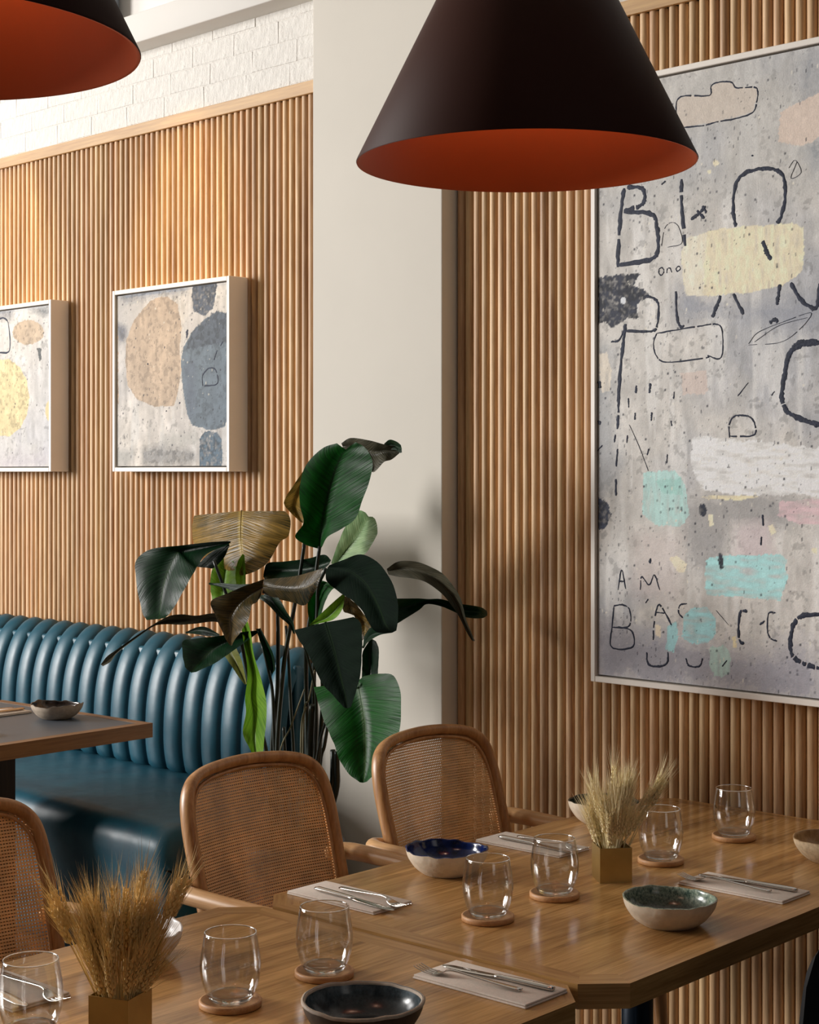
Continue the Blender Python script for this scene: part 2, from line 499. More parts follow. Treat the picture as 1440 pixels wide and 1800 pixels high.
def canvas_mesh(xs, zs, base, patches, cool, ndots, seed, y, gain=1.0, grit=.2):
    X, Z = np.meshgrid(xs, zs)
    C = np.zeros(X.shape+(3,)); C[:] = lin(base)
    n1 = vnoise(X, Z, 5, seed); n2 = vnoise(X, Z, 18, seed+3); n3 = vnoise(X*1.0, Z*.35, 42, seed+5); n4 = vnoise(X, Z, 95, seed+8, 2)
    k = np.clip((n1-.44)*4.5, 0, 1)[..., None]
    C = C*(1-k*.65)+lin(cool)*k*.65
    C *= (1-grit+2*grit*n3)[..., None]
    C *= (1-.7*grit+1.4*grit*n2)[..., None]
    st = vnoise(X, Z*.12, 30, seed+60)
    C = C+(lin((226, 224, 220))-C)*np.clip((st-.56)*4, 0, .55)[..., None]
    cr = vnoise(X, Z, 60, seed+33, 3)
    C *= np.where((cr > .66) & (n2 > .5), .72, 1)[..., None]
    for pi, (s, col, e, op, st) in enumerate(patches):
        P = pts2(s)
        dx = (vnoise(X, Z, 14 if e > .008 else 60, pi+seed)-.5)*2*e+(vnoise(X, Z, 150, pi+seed+40, 2)-.5)*e
        dz = (vnoise(X, Z, 14 if e > .008 else 60, pi+seed+90)-.5)*2*e+(vnoise(X, Z, 150, pi+seed+70, 2)-.5)*e
        if e > .009:     # soft washes: average a few shifted copies
            m = sum(inside(X+dx+ax, Z+dz+az, P).astype(float) for ax in (-e, 0, e) for az in (-e, 0, e))/9
        else:
            m = inside(X+dx, Z+dz, P).astype(float)
        a = m*op
        c = lin(col)*np.ones(C.shape)
        if st == 'h': tx = vnoise(X*.22, Z, 110, pi+seed, 2); a = a*np.clip(.1+1.6*tx, 0, 1); c = c*(.80+.40*tx)[..., None]
        elif st == 'v': tx = vnoise(X, Z*.25, 110, pi+seed, 2); a = a*np.clip(.5+1.1*tx, 0, 1); c = c*(.84+.3*tx)[..., None]
        elif st == 'x': tx = vnoise(X, Z, 120, pi+seed, 2); a = a*np.clip(.4+1.2*tx, 0, 1); c = c*(.35+1.2*tx)[..., None]*np.where(cr > .55, .55, 1)[..., None]
        elif st == 'm': tx = vnoise(X, Z, 30, pi+seed, 3); c = c*(.72+.5*tx)[..., None]*np.where(cr > .6, .74, 1)[..., None]*(.8+.4*vnoise(X, Z*.2, 50, pi+seed))[..., None]
        C = C*(1-a[..., None])+c*a[..., None]
    C *= (.93+.14*n4)[..., None]
    # splatter
    dens = vnoise(X, Z, 4, seed+21)
    hh, ww = X.shape
    for _ in range(ndots):
        i = rng.randint(1, hh-2); j = rng.randint(1, ww-2)
        if dens[i, j] < .42 and rng.rand() < .7: continue
        cdot = lin((54, 56, 66)) if rng.rand() < .85 else lin((226, 220, 205))
        a = rng.uniform(.45, .95)
        C[i, j] = C[i, j]*(1-a)+cdot*a
        if rng.rand() < .35:
            for di, dj in ((0, 1), (1, 0), (1, 1)) if rng.rand() < .5 else ((1, 0), (-1, 0)): C[i+di, j+dj] = C[i+di, j+dj]*(1-a)+cdot*a
    C = C*gain
    h, w = X.shape
    V = np.stack([X, np.full(X.shape, y), Z], -1).reshape(-1, 3)
    idx = np.arange(h*w).reshape(h, w)
    F = np.stack([idx[:-1, :-1], idx[:-1, 1:], idx[1:, 1:], idx[1:, :-1]], -1).reshape(-1, 4)
    me = bpy.data.meshes.new('canvas')
    me.vertices.add(len(V)); me.vertices.foreach_set('co', V.ravel())
    me.loops.add(len(F)*4); me.loops.foreach_set('vertex_index', F.ravel().astype(np.int32))
    me.polygons.add(len(F)); me.polygons.foreach_set('loop_start', np.arange(0, len(F)*4, 4, dtype=np.int32))
    me.update(calc_edges=True)
    at = me.color_attributes.new('paint', 'FLOAT_COLOR', 'POINT')
    at.data.foreach_set('color', np.concatenate([np.clip(C, 0, 1).reshape(-1, 3), np.ones((h*w, 1))], 1).ravel())
    me.validate(); me.update()
    return me
def canvas_mat():
    t = NT('painted_canvas')
    a = t.node('ShaderNodeVertexColor'); a.layer_name = 'paint'
    v = t.coords()
    n = t.noise(v, 260, 3, .7)
    col = t.mix(1.0, a.outputs[0], t.ramp(n, [(.3, (.82, .82, .83, 1)), (.7, (1, 1, 1, 1))]), 'MULTIPLY')
    t.l(col, t.b.inputs['Base Color']); t.set(Roughness=.62, Specular_IOR_Level=.3)
    b = t.bump(n, .35, .002)
    t.bump(t.noise(v, 40, 4, .6), .35, .004, b)
    return t.m
M['canvas'] = canvas_mat()

def ribbon(P, w):
    P = catmull([(p[0], 0, p[1]) for p in P], 8)
    if len(P) < 3: return [], []
    n = len(P); vs, fs = [], []
    ph = random.uniform(0, 9)
    for i, p in enumerate(P):
        a = P[max(0, i-1)]; b = P[min(n-1, i+1)]
        t = b-a; L = np.hypot(t[0], t[2]) or 1
        nx, nz = -t[2]/L, t[0]/L
        ww = w*.5*(.82+.32*random.random()+.18*math.sin(i*.7+ph))*(.6 if i in (0, n-1) else 1)
        o = random.uniform(-.12, .12)*w
        vs += [(p[0]+nx*(ww+o), 0, p[2]+nz*(ww+o)), (p[0]+nx*o, -.0012, p[2]+nz*o), (p[0]-nx*(ww-o), 0, p[2]-nz*(ww-o))]
    for i in range(n-1):
        if n > 12 and 0 < i < n-2 and random.random() < (.05 if w < .006 else .02): continue     # dry brush skips
        for k in (0, 1): fs.append([i*3+k, i*3+k+1, i*3+k+4, i*3+k+3])
    return vs, fs

def painting(name, label, x0, z0, w, h, front, xs, zs, base, cool, patches, strokes, ndots, seed, gain=1.0, grit=.2):
    root = thing(name, label, 'painting', (x0, 0, z0))
    lip = .0155
    fr = MB()
    back = -.001
    for a in ((0, lip, 0, h), (w-lip, w, 0, h), (lip, w-lip, 0, lip), (lip, w-lip, h-lip, h)):
        fr.add(box(a[0], a[1], front, back, a[2], a[3], .0015, 1))
    edges_sharp(fr.build('frame', M['frame'], root))
    mesh('tray', *box(lip, w-lip, front+.035, back, lip, h-lip), M['frame_in'], root, smooth=False)
    cy = front+.009
    mesh('canvas_edge', *box(lip+.008, w-lip-.008, cy+.0005, front+.035, lip+.008, h-lip-.008), M['white'], root, smooth=False)
    me = canvas_mesh(xs, zs, base, patches, cool, ndots, seed, cy, gain, grit)
    me.materials.append(M['canvas'])
    cv = mesh('canvas', None, None, None, root, data=me)
    for s, wd in strokes:
        vs, fs = ribbon(pts2(s), wd)
        if vs: mesh('brush_stroke', [(v[0], v[1]+cy-.0002, v[2]) for v in vs], fs, M['stroke'], cv)
    return root

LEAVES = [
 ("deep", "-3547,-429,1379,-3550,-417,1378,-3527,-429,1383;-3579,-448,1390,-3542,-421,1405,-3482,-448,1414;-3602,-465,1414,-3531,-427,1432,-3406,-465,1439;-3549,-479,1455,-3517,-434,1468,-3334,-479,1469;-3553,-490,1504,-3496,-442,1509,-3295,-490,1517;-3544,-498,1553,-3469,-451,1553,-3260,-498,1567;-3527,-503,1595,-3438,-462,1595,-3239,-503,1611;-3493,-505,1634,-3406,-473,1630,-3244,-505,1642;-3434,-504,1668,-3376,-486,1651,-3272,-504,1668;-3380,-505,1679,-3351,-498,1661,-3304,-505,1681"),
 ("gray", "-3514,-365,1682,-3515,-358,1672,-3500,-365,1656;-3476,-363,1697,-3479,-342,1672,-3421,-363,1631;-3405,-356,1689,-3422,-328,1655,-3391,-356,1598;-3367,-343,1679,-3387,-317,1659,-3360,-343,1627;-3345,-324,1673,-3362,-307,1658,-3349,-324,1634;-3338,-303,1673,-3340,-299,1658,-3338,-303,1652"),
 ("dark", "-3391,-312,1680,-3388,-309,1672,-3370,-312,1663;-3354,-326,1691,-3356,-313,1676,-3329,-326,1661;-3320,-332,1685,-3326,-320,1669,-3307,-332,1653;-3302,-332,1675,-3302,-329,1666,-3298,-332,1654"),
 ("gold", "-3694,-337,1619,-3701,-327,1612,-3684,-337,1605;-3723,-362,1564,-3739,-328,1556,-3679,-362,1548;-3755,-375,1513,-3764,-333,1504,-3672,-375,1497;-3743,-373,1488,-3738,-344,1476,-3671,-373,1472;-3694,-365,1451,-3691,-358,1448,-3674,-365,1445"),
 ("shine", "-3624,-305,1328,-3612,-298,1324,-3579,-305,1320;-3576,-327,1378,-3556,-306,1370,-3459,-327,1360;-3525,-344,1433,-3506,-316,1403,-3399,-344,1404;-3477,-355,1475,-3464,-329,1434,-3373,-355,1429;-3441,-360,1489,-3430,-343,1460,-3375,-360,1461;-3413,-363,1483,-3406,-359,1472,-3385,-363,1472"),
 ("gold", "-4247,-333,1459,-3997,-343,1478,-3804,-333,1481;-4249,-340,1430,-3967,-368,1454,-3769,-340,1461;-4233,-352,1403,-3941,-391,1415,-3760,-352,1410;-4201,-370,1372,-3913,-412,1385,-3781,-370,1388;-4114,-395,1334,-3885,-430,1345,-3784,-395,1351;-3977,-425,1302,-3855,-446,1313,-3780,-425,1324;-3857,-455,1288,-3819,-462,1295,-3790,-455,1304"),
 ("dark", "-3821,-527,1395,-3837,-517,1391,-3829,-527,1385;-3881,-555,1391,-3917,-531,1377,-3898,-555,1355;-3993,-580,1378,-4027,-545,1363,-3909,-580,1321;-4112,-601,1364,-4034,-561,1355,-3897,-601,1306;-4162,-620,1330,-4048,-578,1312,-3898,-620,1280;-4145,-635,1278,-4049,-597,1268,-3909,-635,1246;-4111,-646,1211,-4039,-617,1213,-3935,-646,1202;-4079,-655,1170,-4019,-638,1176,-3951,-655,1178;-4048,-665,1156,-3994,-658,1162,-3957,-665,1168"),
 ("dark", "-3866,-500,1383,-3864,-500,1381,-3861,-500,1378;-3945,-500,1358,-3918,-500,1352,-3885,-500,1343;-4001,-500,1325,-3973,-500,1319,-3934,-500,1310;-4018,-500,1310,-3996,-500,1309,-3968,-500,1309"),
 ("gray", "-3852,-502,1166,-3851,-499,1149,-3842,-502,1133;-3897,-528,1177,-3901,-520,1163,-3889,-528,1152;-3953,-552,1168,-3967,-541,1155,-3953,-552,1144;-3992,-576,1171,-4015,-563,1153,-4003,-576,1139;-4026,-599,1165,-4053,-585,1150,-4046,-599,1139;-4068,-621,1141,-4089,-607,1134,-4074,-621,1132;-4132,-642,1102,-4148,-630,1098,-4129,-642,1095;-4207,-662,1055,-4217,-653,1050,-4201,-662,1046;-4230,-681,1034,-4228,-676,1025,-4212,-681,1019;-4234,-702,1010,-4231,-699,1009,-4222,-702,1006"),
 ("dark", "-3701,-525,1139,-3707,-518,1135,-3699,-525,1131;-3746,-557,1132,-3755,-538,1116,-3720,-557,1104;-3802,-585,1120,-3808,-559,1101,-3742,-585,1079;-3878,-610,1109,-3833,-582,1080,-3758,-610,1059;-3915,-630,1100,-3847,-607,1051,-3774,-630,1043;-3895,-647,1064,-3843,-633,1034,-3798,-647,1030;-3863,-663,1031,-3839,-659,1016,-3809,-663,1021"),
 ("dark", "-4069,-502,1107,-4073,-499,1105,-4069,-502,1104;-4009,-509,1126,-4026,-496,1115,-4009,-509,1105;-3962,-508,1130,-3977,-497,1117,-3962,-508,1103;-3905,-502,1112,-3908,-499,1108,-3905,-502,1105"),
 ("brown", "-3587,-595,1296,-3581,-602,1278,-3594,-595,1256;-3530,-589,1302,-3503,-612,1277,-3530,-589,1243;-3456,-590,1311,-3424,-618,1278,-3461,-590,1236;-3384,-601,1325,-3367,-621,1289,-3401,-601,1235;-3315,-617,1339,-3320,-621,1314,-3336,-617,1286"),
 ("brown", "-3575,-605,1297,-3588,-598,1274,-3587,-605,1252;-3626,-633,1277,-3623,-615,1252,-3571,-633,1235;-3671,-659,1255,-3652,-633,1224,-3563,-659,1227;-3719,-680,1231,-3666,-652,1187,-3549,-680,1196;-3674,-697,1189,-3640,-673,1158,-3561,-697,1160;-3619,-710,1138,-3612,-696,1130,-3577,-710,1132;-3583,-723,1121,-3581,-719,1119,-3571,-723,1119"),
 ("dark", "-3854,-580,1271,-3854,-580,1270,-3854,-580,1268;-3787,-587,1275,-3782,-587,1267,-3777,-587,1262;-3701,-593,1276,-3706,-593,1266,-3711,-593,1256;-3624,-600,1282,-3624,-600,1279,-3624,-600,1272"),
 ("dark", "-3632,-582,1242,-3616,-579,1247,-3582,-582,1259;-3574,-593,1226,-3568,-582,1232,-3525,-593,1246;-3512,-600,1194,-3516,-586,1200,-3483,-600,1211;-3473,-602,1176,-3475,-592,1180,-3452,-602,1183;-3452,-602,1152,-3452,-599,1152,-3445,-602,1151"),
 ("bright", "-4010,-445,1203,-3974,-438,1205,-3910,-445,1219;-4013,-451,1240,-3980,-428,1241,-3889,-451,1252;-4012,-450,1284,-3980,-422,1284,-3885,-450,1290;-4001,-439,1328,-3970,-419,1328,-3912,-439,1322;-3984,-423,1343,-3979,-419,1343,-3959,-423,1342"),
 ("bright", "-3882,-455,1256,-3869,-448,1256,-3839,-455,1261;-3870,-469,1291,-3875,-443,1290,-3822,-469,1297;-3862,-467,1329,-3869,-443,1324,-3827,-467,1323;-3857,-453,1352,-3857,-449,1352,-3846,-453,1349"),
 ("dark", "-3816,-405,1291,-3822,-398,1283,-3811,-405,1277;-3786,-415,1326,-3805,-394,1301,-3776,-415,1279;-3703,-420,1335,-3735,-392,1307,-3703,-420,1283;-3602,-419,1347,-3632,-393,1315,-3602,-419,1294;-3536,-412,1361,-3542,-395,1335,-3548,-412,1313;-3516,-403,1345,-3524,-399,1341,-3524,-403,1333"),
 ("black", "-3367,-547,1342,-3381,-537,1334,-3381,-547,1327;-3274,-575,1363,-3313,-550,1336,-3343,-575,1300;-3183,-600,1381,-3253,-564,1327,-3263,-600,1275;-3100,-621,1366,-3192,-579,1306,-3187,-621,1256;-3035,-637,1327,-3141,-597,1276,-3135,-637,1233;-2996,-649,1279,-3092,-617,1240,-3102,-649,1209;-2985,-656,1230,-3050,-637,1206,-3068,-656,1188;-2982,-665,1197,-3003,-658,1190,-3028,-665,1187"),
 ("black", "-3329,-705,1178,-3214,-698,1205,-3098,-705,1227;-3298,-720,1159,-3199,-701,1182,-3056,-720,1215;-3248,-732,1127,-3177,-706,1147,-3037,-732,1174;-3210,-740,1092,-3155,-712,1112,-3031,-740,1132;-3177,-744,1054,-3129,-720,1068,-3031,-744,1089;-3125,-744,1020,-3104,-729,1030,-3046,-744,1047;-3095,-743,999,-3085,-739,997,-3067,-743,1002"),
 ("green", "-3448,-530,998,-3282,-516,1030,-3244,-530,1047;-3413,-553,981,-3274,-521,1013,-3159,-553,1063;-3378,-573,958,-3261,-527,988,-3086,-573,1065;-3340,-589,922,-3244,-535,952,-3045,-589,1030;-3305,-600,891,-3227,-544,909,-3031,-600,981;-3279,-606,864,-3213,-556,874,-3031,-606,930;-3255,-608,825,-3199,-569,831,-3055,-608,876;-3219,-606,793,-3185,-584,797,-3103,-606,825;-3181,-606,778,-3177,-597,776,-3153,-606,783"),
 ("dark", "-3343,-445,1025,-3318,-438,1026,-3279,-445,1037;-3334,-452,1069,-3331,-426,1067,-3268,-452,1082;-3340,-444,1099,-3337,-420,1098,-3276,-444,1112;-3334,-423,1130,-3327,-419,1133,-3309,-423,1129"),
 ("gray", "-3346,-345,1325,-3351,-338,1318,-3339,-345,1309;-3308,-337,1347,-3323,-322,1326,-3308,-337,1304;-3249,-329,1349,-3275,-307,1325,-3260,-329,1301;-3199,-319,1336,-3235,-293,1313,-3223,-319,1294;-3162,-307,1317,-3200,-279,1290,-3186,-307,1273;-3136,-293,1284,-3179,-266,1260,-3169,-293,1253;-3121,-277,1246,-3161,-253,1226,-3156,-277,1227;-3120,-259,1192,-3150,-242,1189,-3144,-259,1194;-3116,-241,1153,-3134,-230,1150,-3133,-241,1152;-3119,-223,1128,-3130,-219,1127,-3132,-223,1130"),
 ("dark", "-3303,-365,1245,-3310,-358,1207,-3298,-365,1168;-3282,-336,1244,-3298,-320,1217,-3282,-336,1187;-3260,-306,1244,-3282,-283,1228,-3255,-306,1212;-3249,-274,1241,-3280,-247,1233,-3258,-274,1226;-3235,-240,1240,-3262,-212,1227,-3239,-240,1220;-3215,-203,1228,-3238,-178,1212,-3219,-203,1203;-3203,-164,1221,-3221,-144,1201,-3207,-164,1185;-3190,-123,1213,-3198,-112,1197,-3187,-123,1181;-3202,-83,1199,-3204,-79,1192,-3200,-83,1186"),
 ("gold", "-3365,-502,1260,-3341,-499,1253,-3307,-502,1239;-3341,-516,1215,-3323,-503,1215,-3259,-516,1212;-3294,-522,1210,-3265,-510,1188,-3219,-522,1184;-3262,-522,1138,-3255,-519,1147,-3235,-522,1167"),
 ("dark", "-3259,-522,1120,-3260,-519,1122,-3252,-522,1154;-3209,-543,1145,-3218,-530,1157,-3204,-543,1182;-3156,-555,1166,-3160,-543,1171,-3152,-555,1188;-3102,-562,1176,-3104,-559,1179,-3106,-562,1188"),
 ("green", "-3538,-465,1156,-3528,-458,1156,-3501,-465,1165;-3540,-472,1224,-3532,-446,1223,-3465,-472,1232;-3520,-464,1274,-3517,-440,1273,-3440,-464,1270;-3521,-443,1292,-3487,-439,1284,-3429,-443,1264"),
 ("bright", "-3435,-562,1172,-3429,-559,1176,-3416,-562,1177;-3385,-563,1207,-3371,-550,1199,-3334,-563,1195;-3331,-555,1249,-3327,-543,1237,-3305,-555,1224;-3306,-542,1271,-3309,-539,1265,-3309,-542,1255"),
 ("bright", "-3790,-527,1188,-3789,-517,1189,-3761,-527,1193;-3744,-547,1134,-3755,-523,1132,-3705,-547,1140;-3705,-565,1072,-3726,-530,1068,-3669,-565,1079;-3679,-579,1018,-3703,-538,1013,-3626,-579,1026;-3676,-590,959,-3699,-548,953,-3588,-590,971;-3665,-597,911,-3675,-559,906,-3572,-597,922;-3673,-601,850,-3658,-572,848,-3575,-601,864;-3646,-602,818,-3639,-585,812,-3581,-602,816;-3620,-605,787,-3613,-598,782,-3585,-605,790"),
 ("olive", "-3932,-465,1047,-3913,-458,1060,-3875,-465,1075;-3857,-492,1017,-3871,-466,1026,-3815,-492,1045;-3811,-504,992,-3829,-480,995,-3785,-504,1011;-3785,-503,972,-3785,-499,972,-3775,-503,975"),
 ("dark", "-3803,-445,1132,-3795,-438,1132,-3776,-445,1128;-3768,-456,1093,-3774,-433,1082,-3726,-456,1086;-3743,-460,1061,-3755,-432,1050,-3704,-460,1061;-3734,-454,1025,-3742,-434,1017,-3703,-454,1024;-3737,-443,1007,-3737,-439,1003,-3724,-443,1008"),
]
STEMS = [
 ("stem", 0.0066, "-3613,-420,1391;-3633,-420,1299;-3661,-420,1190;-3689,-420,1096;-3710,-420,994;-3736,-420,755;-3721,-420,500"),
 ("stem", 0.0065, "-3524,-440,1386;-3541,-438,1312;-3558,-436,1221;-3585,-434,1121;-3592,-432,988;-3590,-430,774;-3604,-428,500"),
 ("stem", 0.0068, "-3757,-400,1183;-3746,-407,1091;-3743,-413,939;-3759,-420,752;-3732,-420,500"),
 ("stem", 0.0051, "-3718,-400,1143;-3703,-403,1043;-3689,-407,910;-3673,-410,762;-3670,-412,500"),
 ("stem", 0.0051, "-3782,-440,1090;-3756,-433,1002;-3746,-427,929;-3746,-420,754;-3729,-420,500"),
 ("palestem", 0.0024, "-3454,-560,994;-3556,-520,878;-3655,-480,764;-3656,-468,500"),
 ("palestem", 0.0025, "-3434,-540,1047;-3503,-500,954;-3570,-460,892;-3588,-452,500"),
 ("stem", 0.0058, "-3833,-580,1339;-3804,-556,1239;-3776,-532,1131;-3763,-508,997;-3751,-484,878;-3732,-460,752;-3718,-452,500"),
 ("stem", 0.0064, "-3453,-480,1326;-3496,-470,1275;-3512,-460,1193;-3537,-450,1028;-3551,-440,780;-3588,-436,500"),
 ("stem", 0.0065, "-3514,-440,1029;-3523,-430,929;-3551,-420,769;-3588,-420,500"),
 ("stem", 0.0066, "-3554,-380,875;-3560,-390,806;-3569,-400,748;-3588,-404,500"),
 ("stem", 0.0099, "-3556,-360,790;-3543,-370,740;-3539,-380,667;-3588,-388,500"),
 ("stem", 0.0082, "-3517,-380,793;-3515,-380,744;-3522,-380,670;-3588,-388,500"),
 ("stem", 0.0059, "-3705,-420,846;-3702,-420,793;-3700,-420,743;-3692,-420,500"),
 ("palestem", 0.0036, "-3549,-470,926;-3578,-460,878;-3594,-450,768;-3607,-444,500"),
 ("stem", 0.0112, "-3488,-500,940;-3524,-475,853;-3557,-450,764;-3588,-444,500"),
 ("stem", 0.0047, "-3398,-620,1151;-3427,-563,1063;-3464,-507,959;-3535,-450,775;-3588,-444,500"),
 ("stem", 0.0046, "-3261,-540,1028;-3353,-513,978;-3448,-487,894;-3516,-460,771;-3588,-452,500"),
]
BIG_PATCHES = [
 ("-8,1275 706,1238 706,1613 443,1632 211,1628", (178,176,172), 0.02, 0.5, "s"),
 ("643,1610 706,1613 706,1446 667,1466", (150,152,156), 0.02, 0.8, "s"),
 ("266,1066 477,991 706,1016 706,905 477,962 284,975", (150,153,162), 0.02, 0.8, "s"),
 ("662,1376 706,1391 706,1266 682,1311", (140,146,152), 0.015, 0.8, "s"),
 ("0,900 68,927 97,649 78,526 0,526", (160,162,164), 0.02, 0.7, "s"),
 ("293,498 477,522 675,503 610,432 443,442 417,310 329,321", (155,153,152), 0.015, 0.8, "s"),
 ("-8,89 173,148 302,142 477,111 706,157 706,-3 -8,-5", (150,150,164), 0.03, 0.75, "s"),
 ("-8,167 136,176 164,86 -8,26", (140,138,148), 0.02, 0.6, "s"),
 ("460,435 561,452 578,317 460,298", (207,192,194), 0.015, 0.7, "s"),
 ("155,420 284,424 302,231 136,237", (205,193,188), 0.02, 0.6, "s"),
 ("293,833 374,837 377,778 302,773", (210,193,183), 0.006, 0.8, "s"),
 ("304,1473 404,1472 514,1480 529,1531 517,1543 466,1550 450,1567 411,1573 389,1567 383,1544 310,1555 284,1549 279,1524 294,1476", (203,190,176), 0.003, 0.8, "s"),
 ("594,1465 643,1484 714,1501 714,1393 659,1375 591,1396", (216,197,182), 0.004, 0.9, "s"),
 ("297,1145 313,1183 409,1197 545,1192 630,1188 660,1174 663,1118 655,1065 602,1036 494,1026 391,1026 311,1034 300,1078", (233,221,190), 0.004, 1, "v"),
 ("297,1145 313,1183 374,1192 365,1030 311,1034 300,1078", (228,222,205), 0.006, 0.8, "v"),
 ("17,1107 164,1106 139,1076 196,1044 151,1022 158,983 117,986 68,963 43,983 17,974", (44,48,62), 0.006, 1, "x"),
 ("115,1035 114,1031 111,1028 107,1026 103,1027 99,1029 96,1032 95,1036 96,1040 99,1043 103,1045 107,1044 111,1042 114,1039", (215,218,222), 0.001, 1, "s"),
 ("19,896 51,900 66,850 59,792 31,790", (222,212,196), 0.004, 0.9, "v"),
 ("326,658 356,664 528,651 714,628 714,514 594,519 477,512 374,526 329,573", (240,240,238), 0.008, 0.9, "h"),
 ("352,511 477,515 536,510 477,502 374,504", (228,217,180), 0.003, 0.9, "h"),
 ("173,572 275,577 306,543 320,461 293,430 211,434 170,459", (180,216,211), 0.004, 0.95, "v"),
 ("211,550 293,558 302,513 239,515", (150,200,190), 0.004, 0.6, "v"),
 ("372,346 409,357 597,369 617,354 607,333 620,316 607,290 594,254 477,255 372,257", (166,216,216), 0.004, 0.95, "h"),
 ("302,194 329,219 374,225 402,200 403,156 382,133 329,126 299,142", (160,211,214), 0.003, 0.95, "h"),
 ("251,168 275,180 288,141 270,102 248,105", (160,211,214), 0.005, 0.9, "v"),
 ("386,121 426,133 450,109 443,53 400,46 384,82", (178,206,196), 0.005, 0.85, "v"),
 ("15,504 51,495 64,457 43,414 15,417", (48,58,82), 0.006, 0.95, "x"),
 ("352,487 370,490 377,473 365,458 349,466", (42,50,70), 0.003, 1, "x"),
 ("414,368 424,361 428,328 417,322 410,346", (40,46,60), 0.002, 1, "x"),
 ("591,499 706,509 714,444 643,446 589,462", (218,188,192), 0.005, 0.85, "h"),
 ("379,464 393,463 396,438 384,433", (230,220,192), 0.002, 1, "s"),
 ("558,440 573,441 583,421 569,415", (230,220,192), 0.002, 1, "s"),
 ("257,348 281,353 315,332 306,313 284,309", (230,220,195), 0.003, 1, "s"),
 ("684,390 697,386 700,371 687,375", (230,220,192), 0.002, 1, "s"),
 ("414,1366 413,1363 410,1361 406,1360 401,1360 397,1362 394,1365 393,1369 394,1372 397,1374 401,1375 406,1374 410,1372 413,1369", (230,220,192), 0.002, 1, "s"),
 ("388,1346 387,1343 386,1341 383,1341 381,1341 379,1342 378,1345 377,1347 378,1350 379,1351 381,1352 383,1352 386,1351 387,1348", (230,220,192), 0.002, 1, "s"),
 ("211,168 229,167 229,134 215,139", (228,214,190), 0.002, 1, "s"),
 ("453,152 464,156 467,125 457,127", (228,214,175), 0.002, 1, "s"),
]
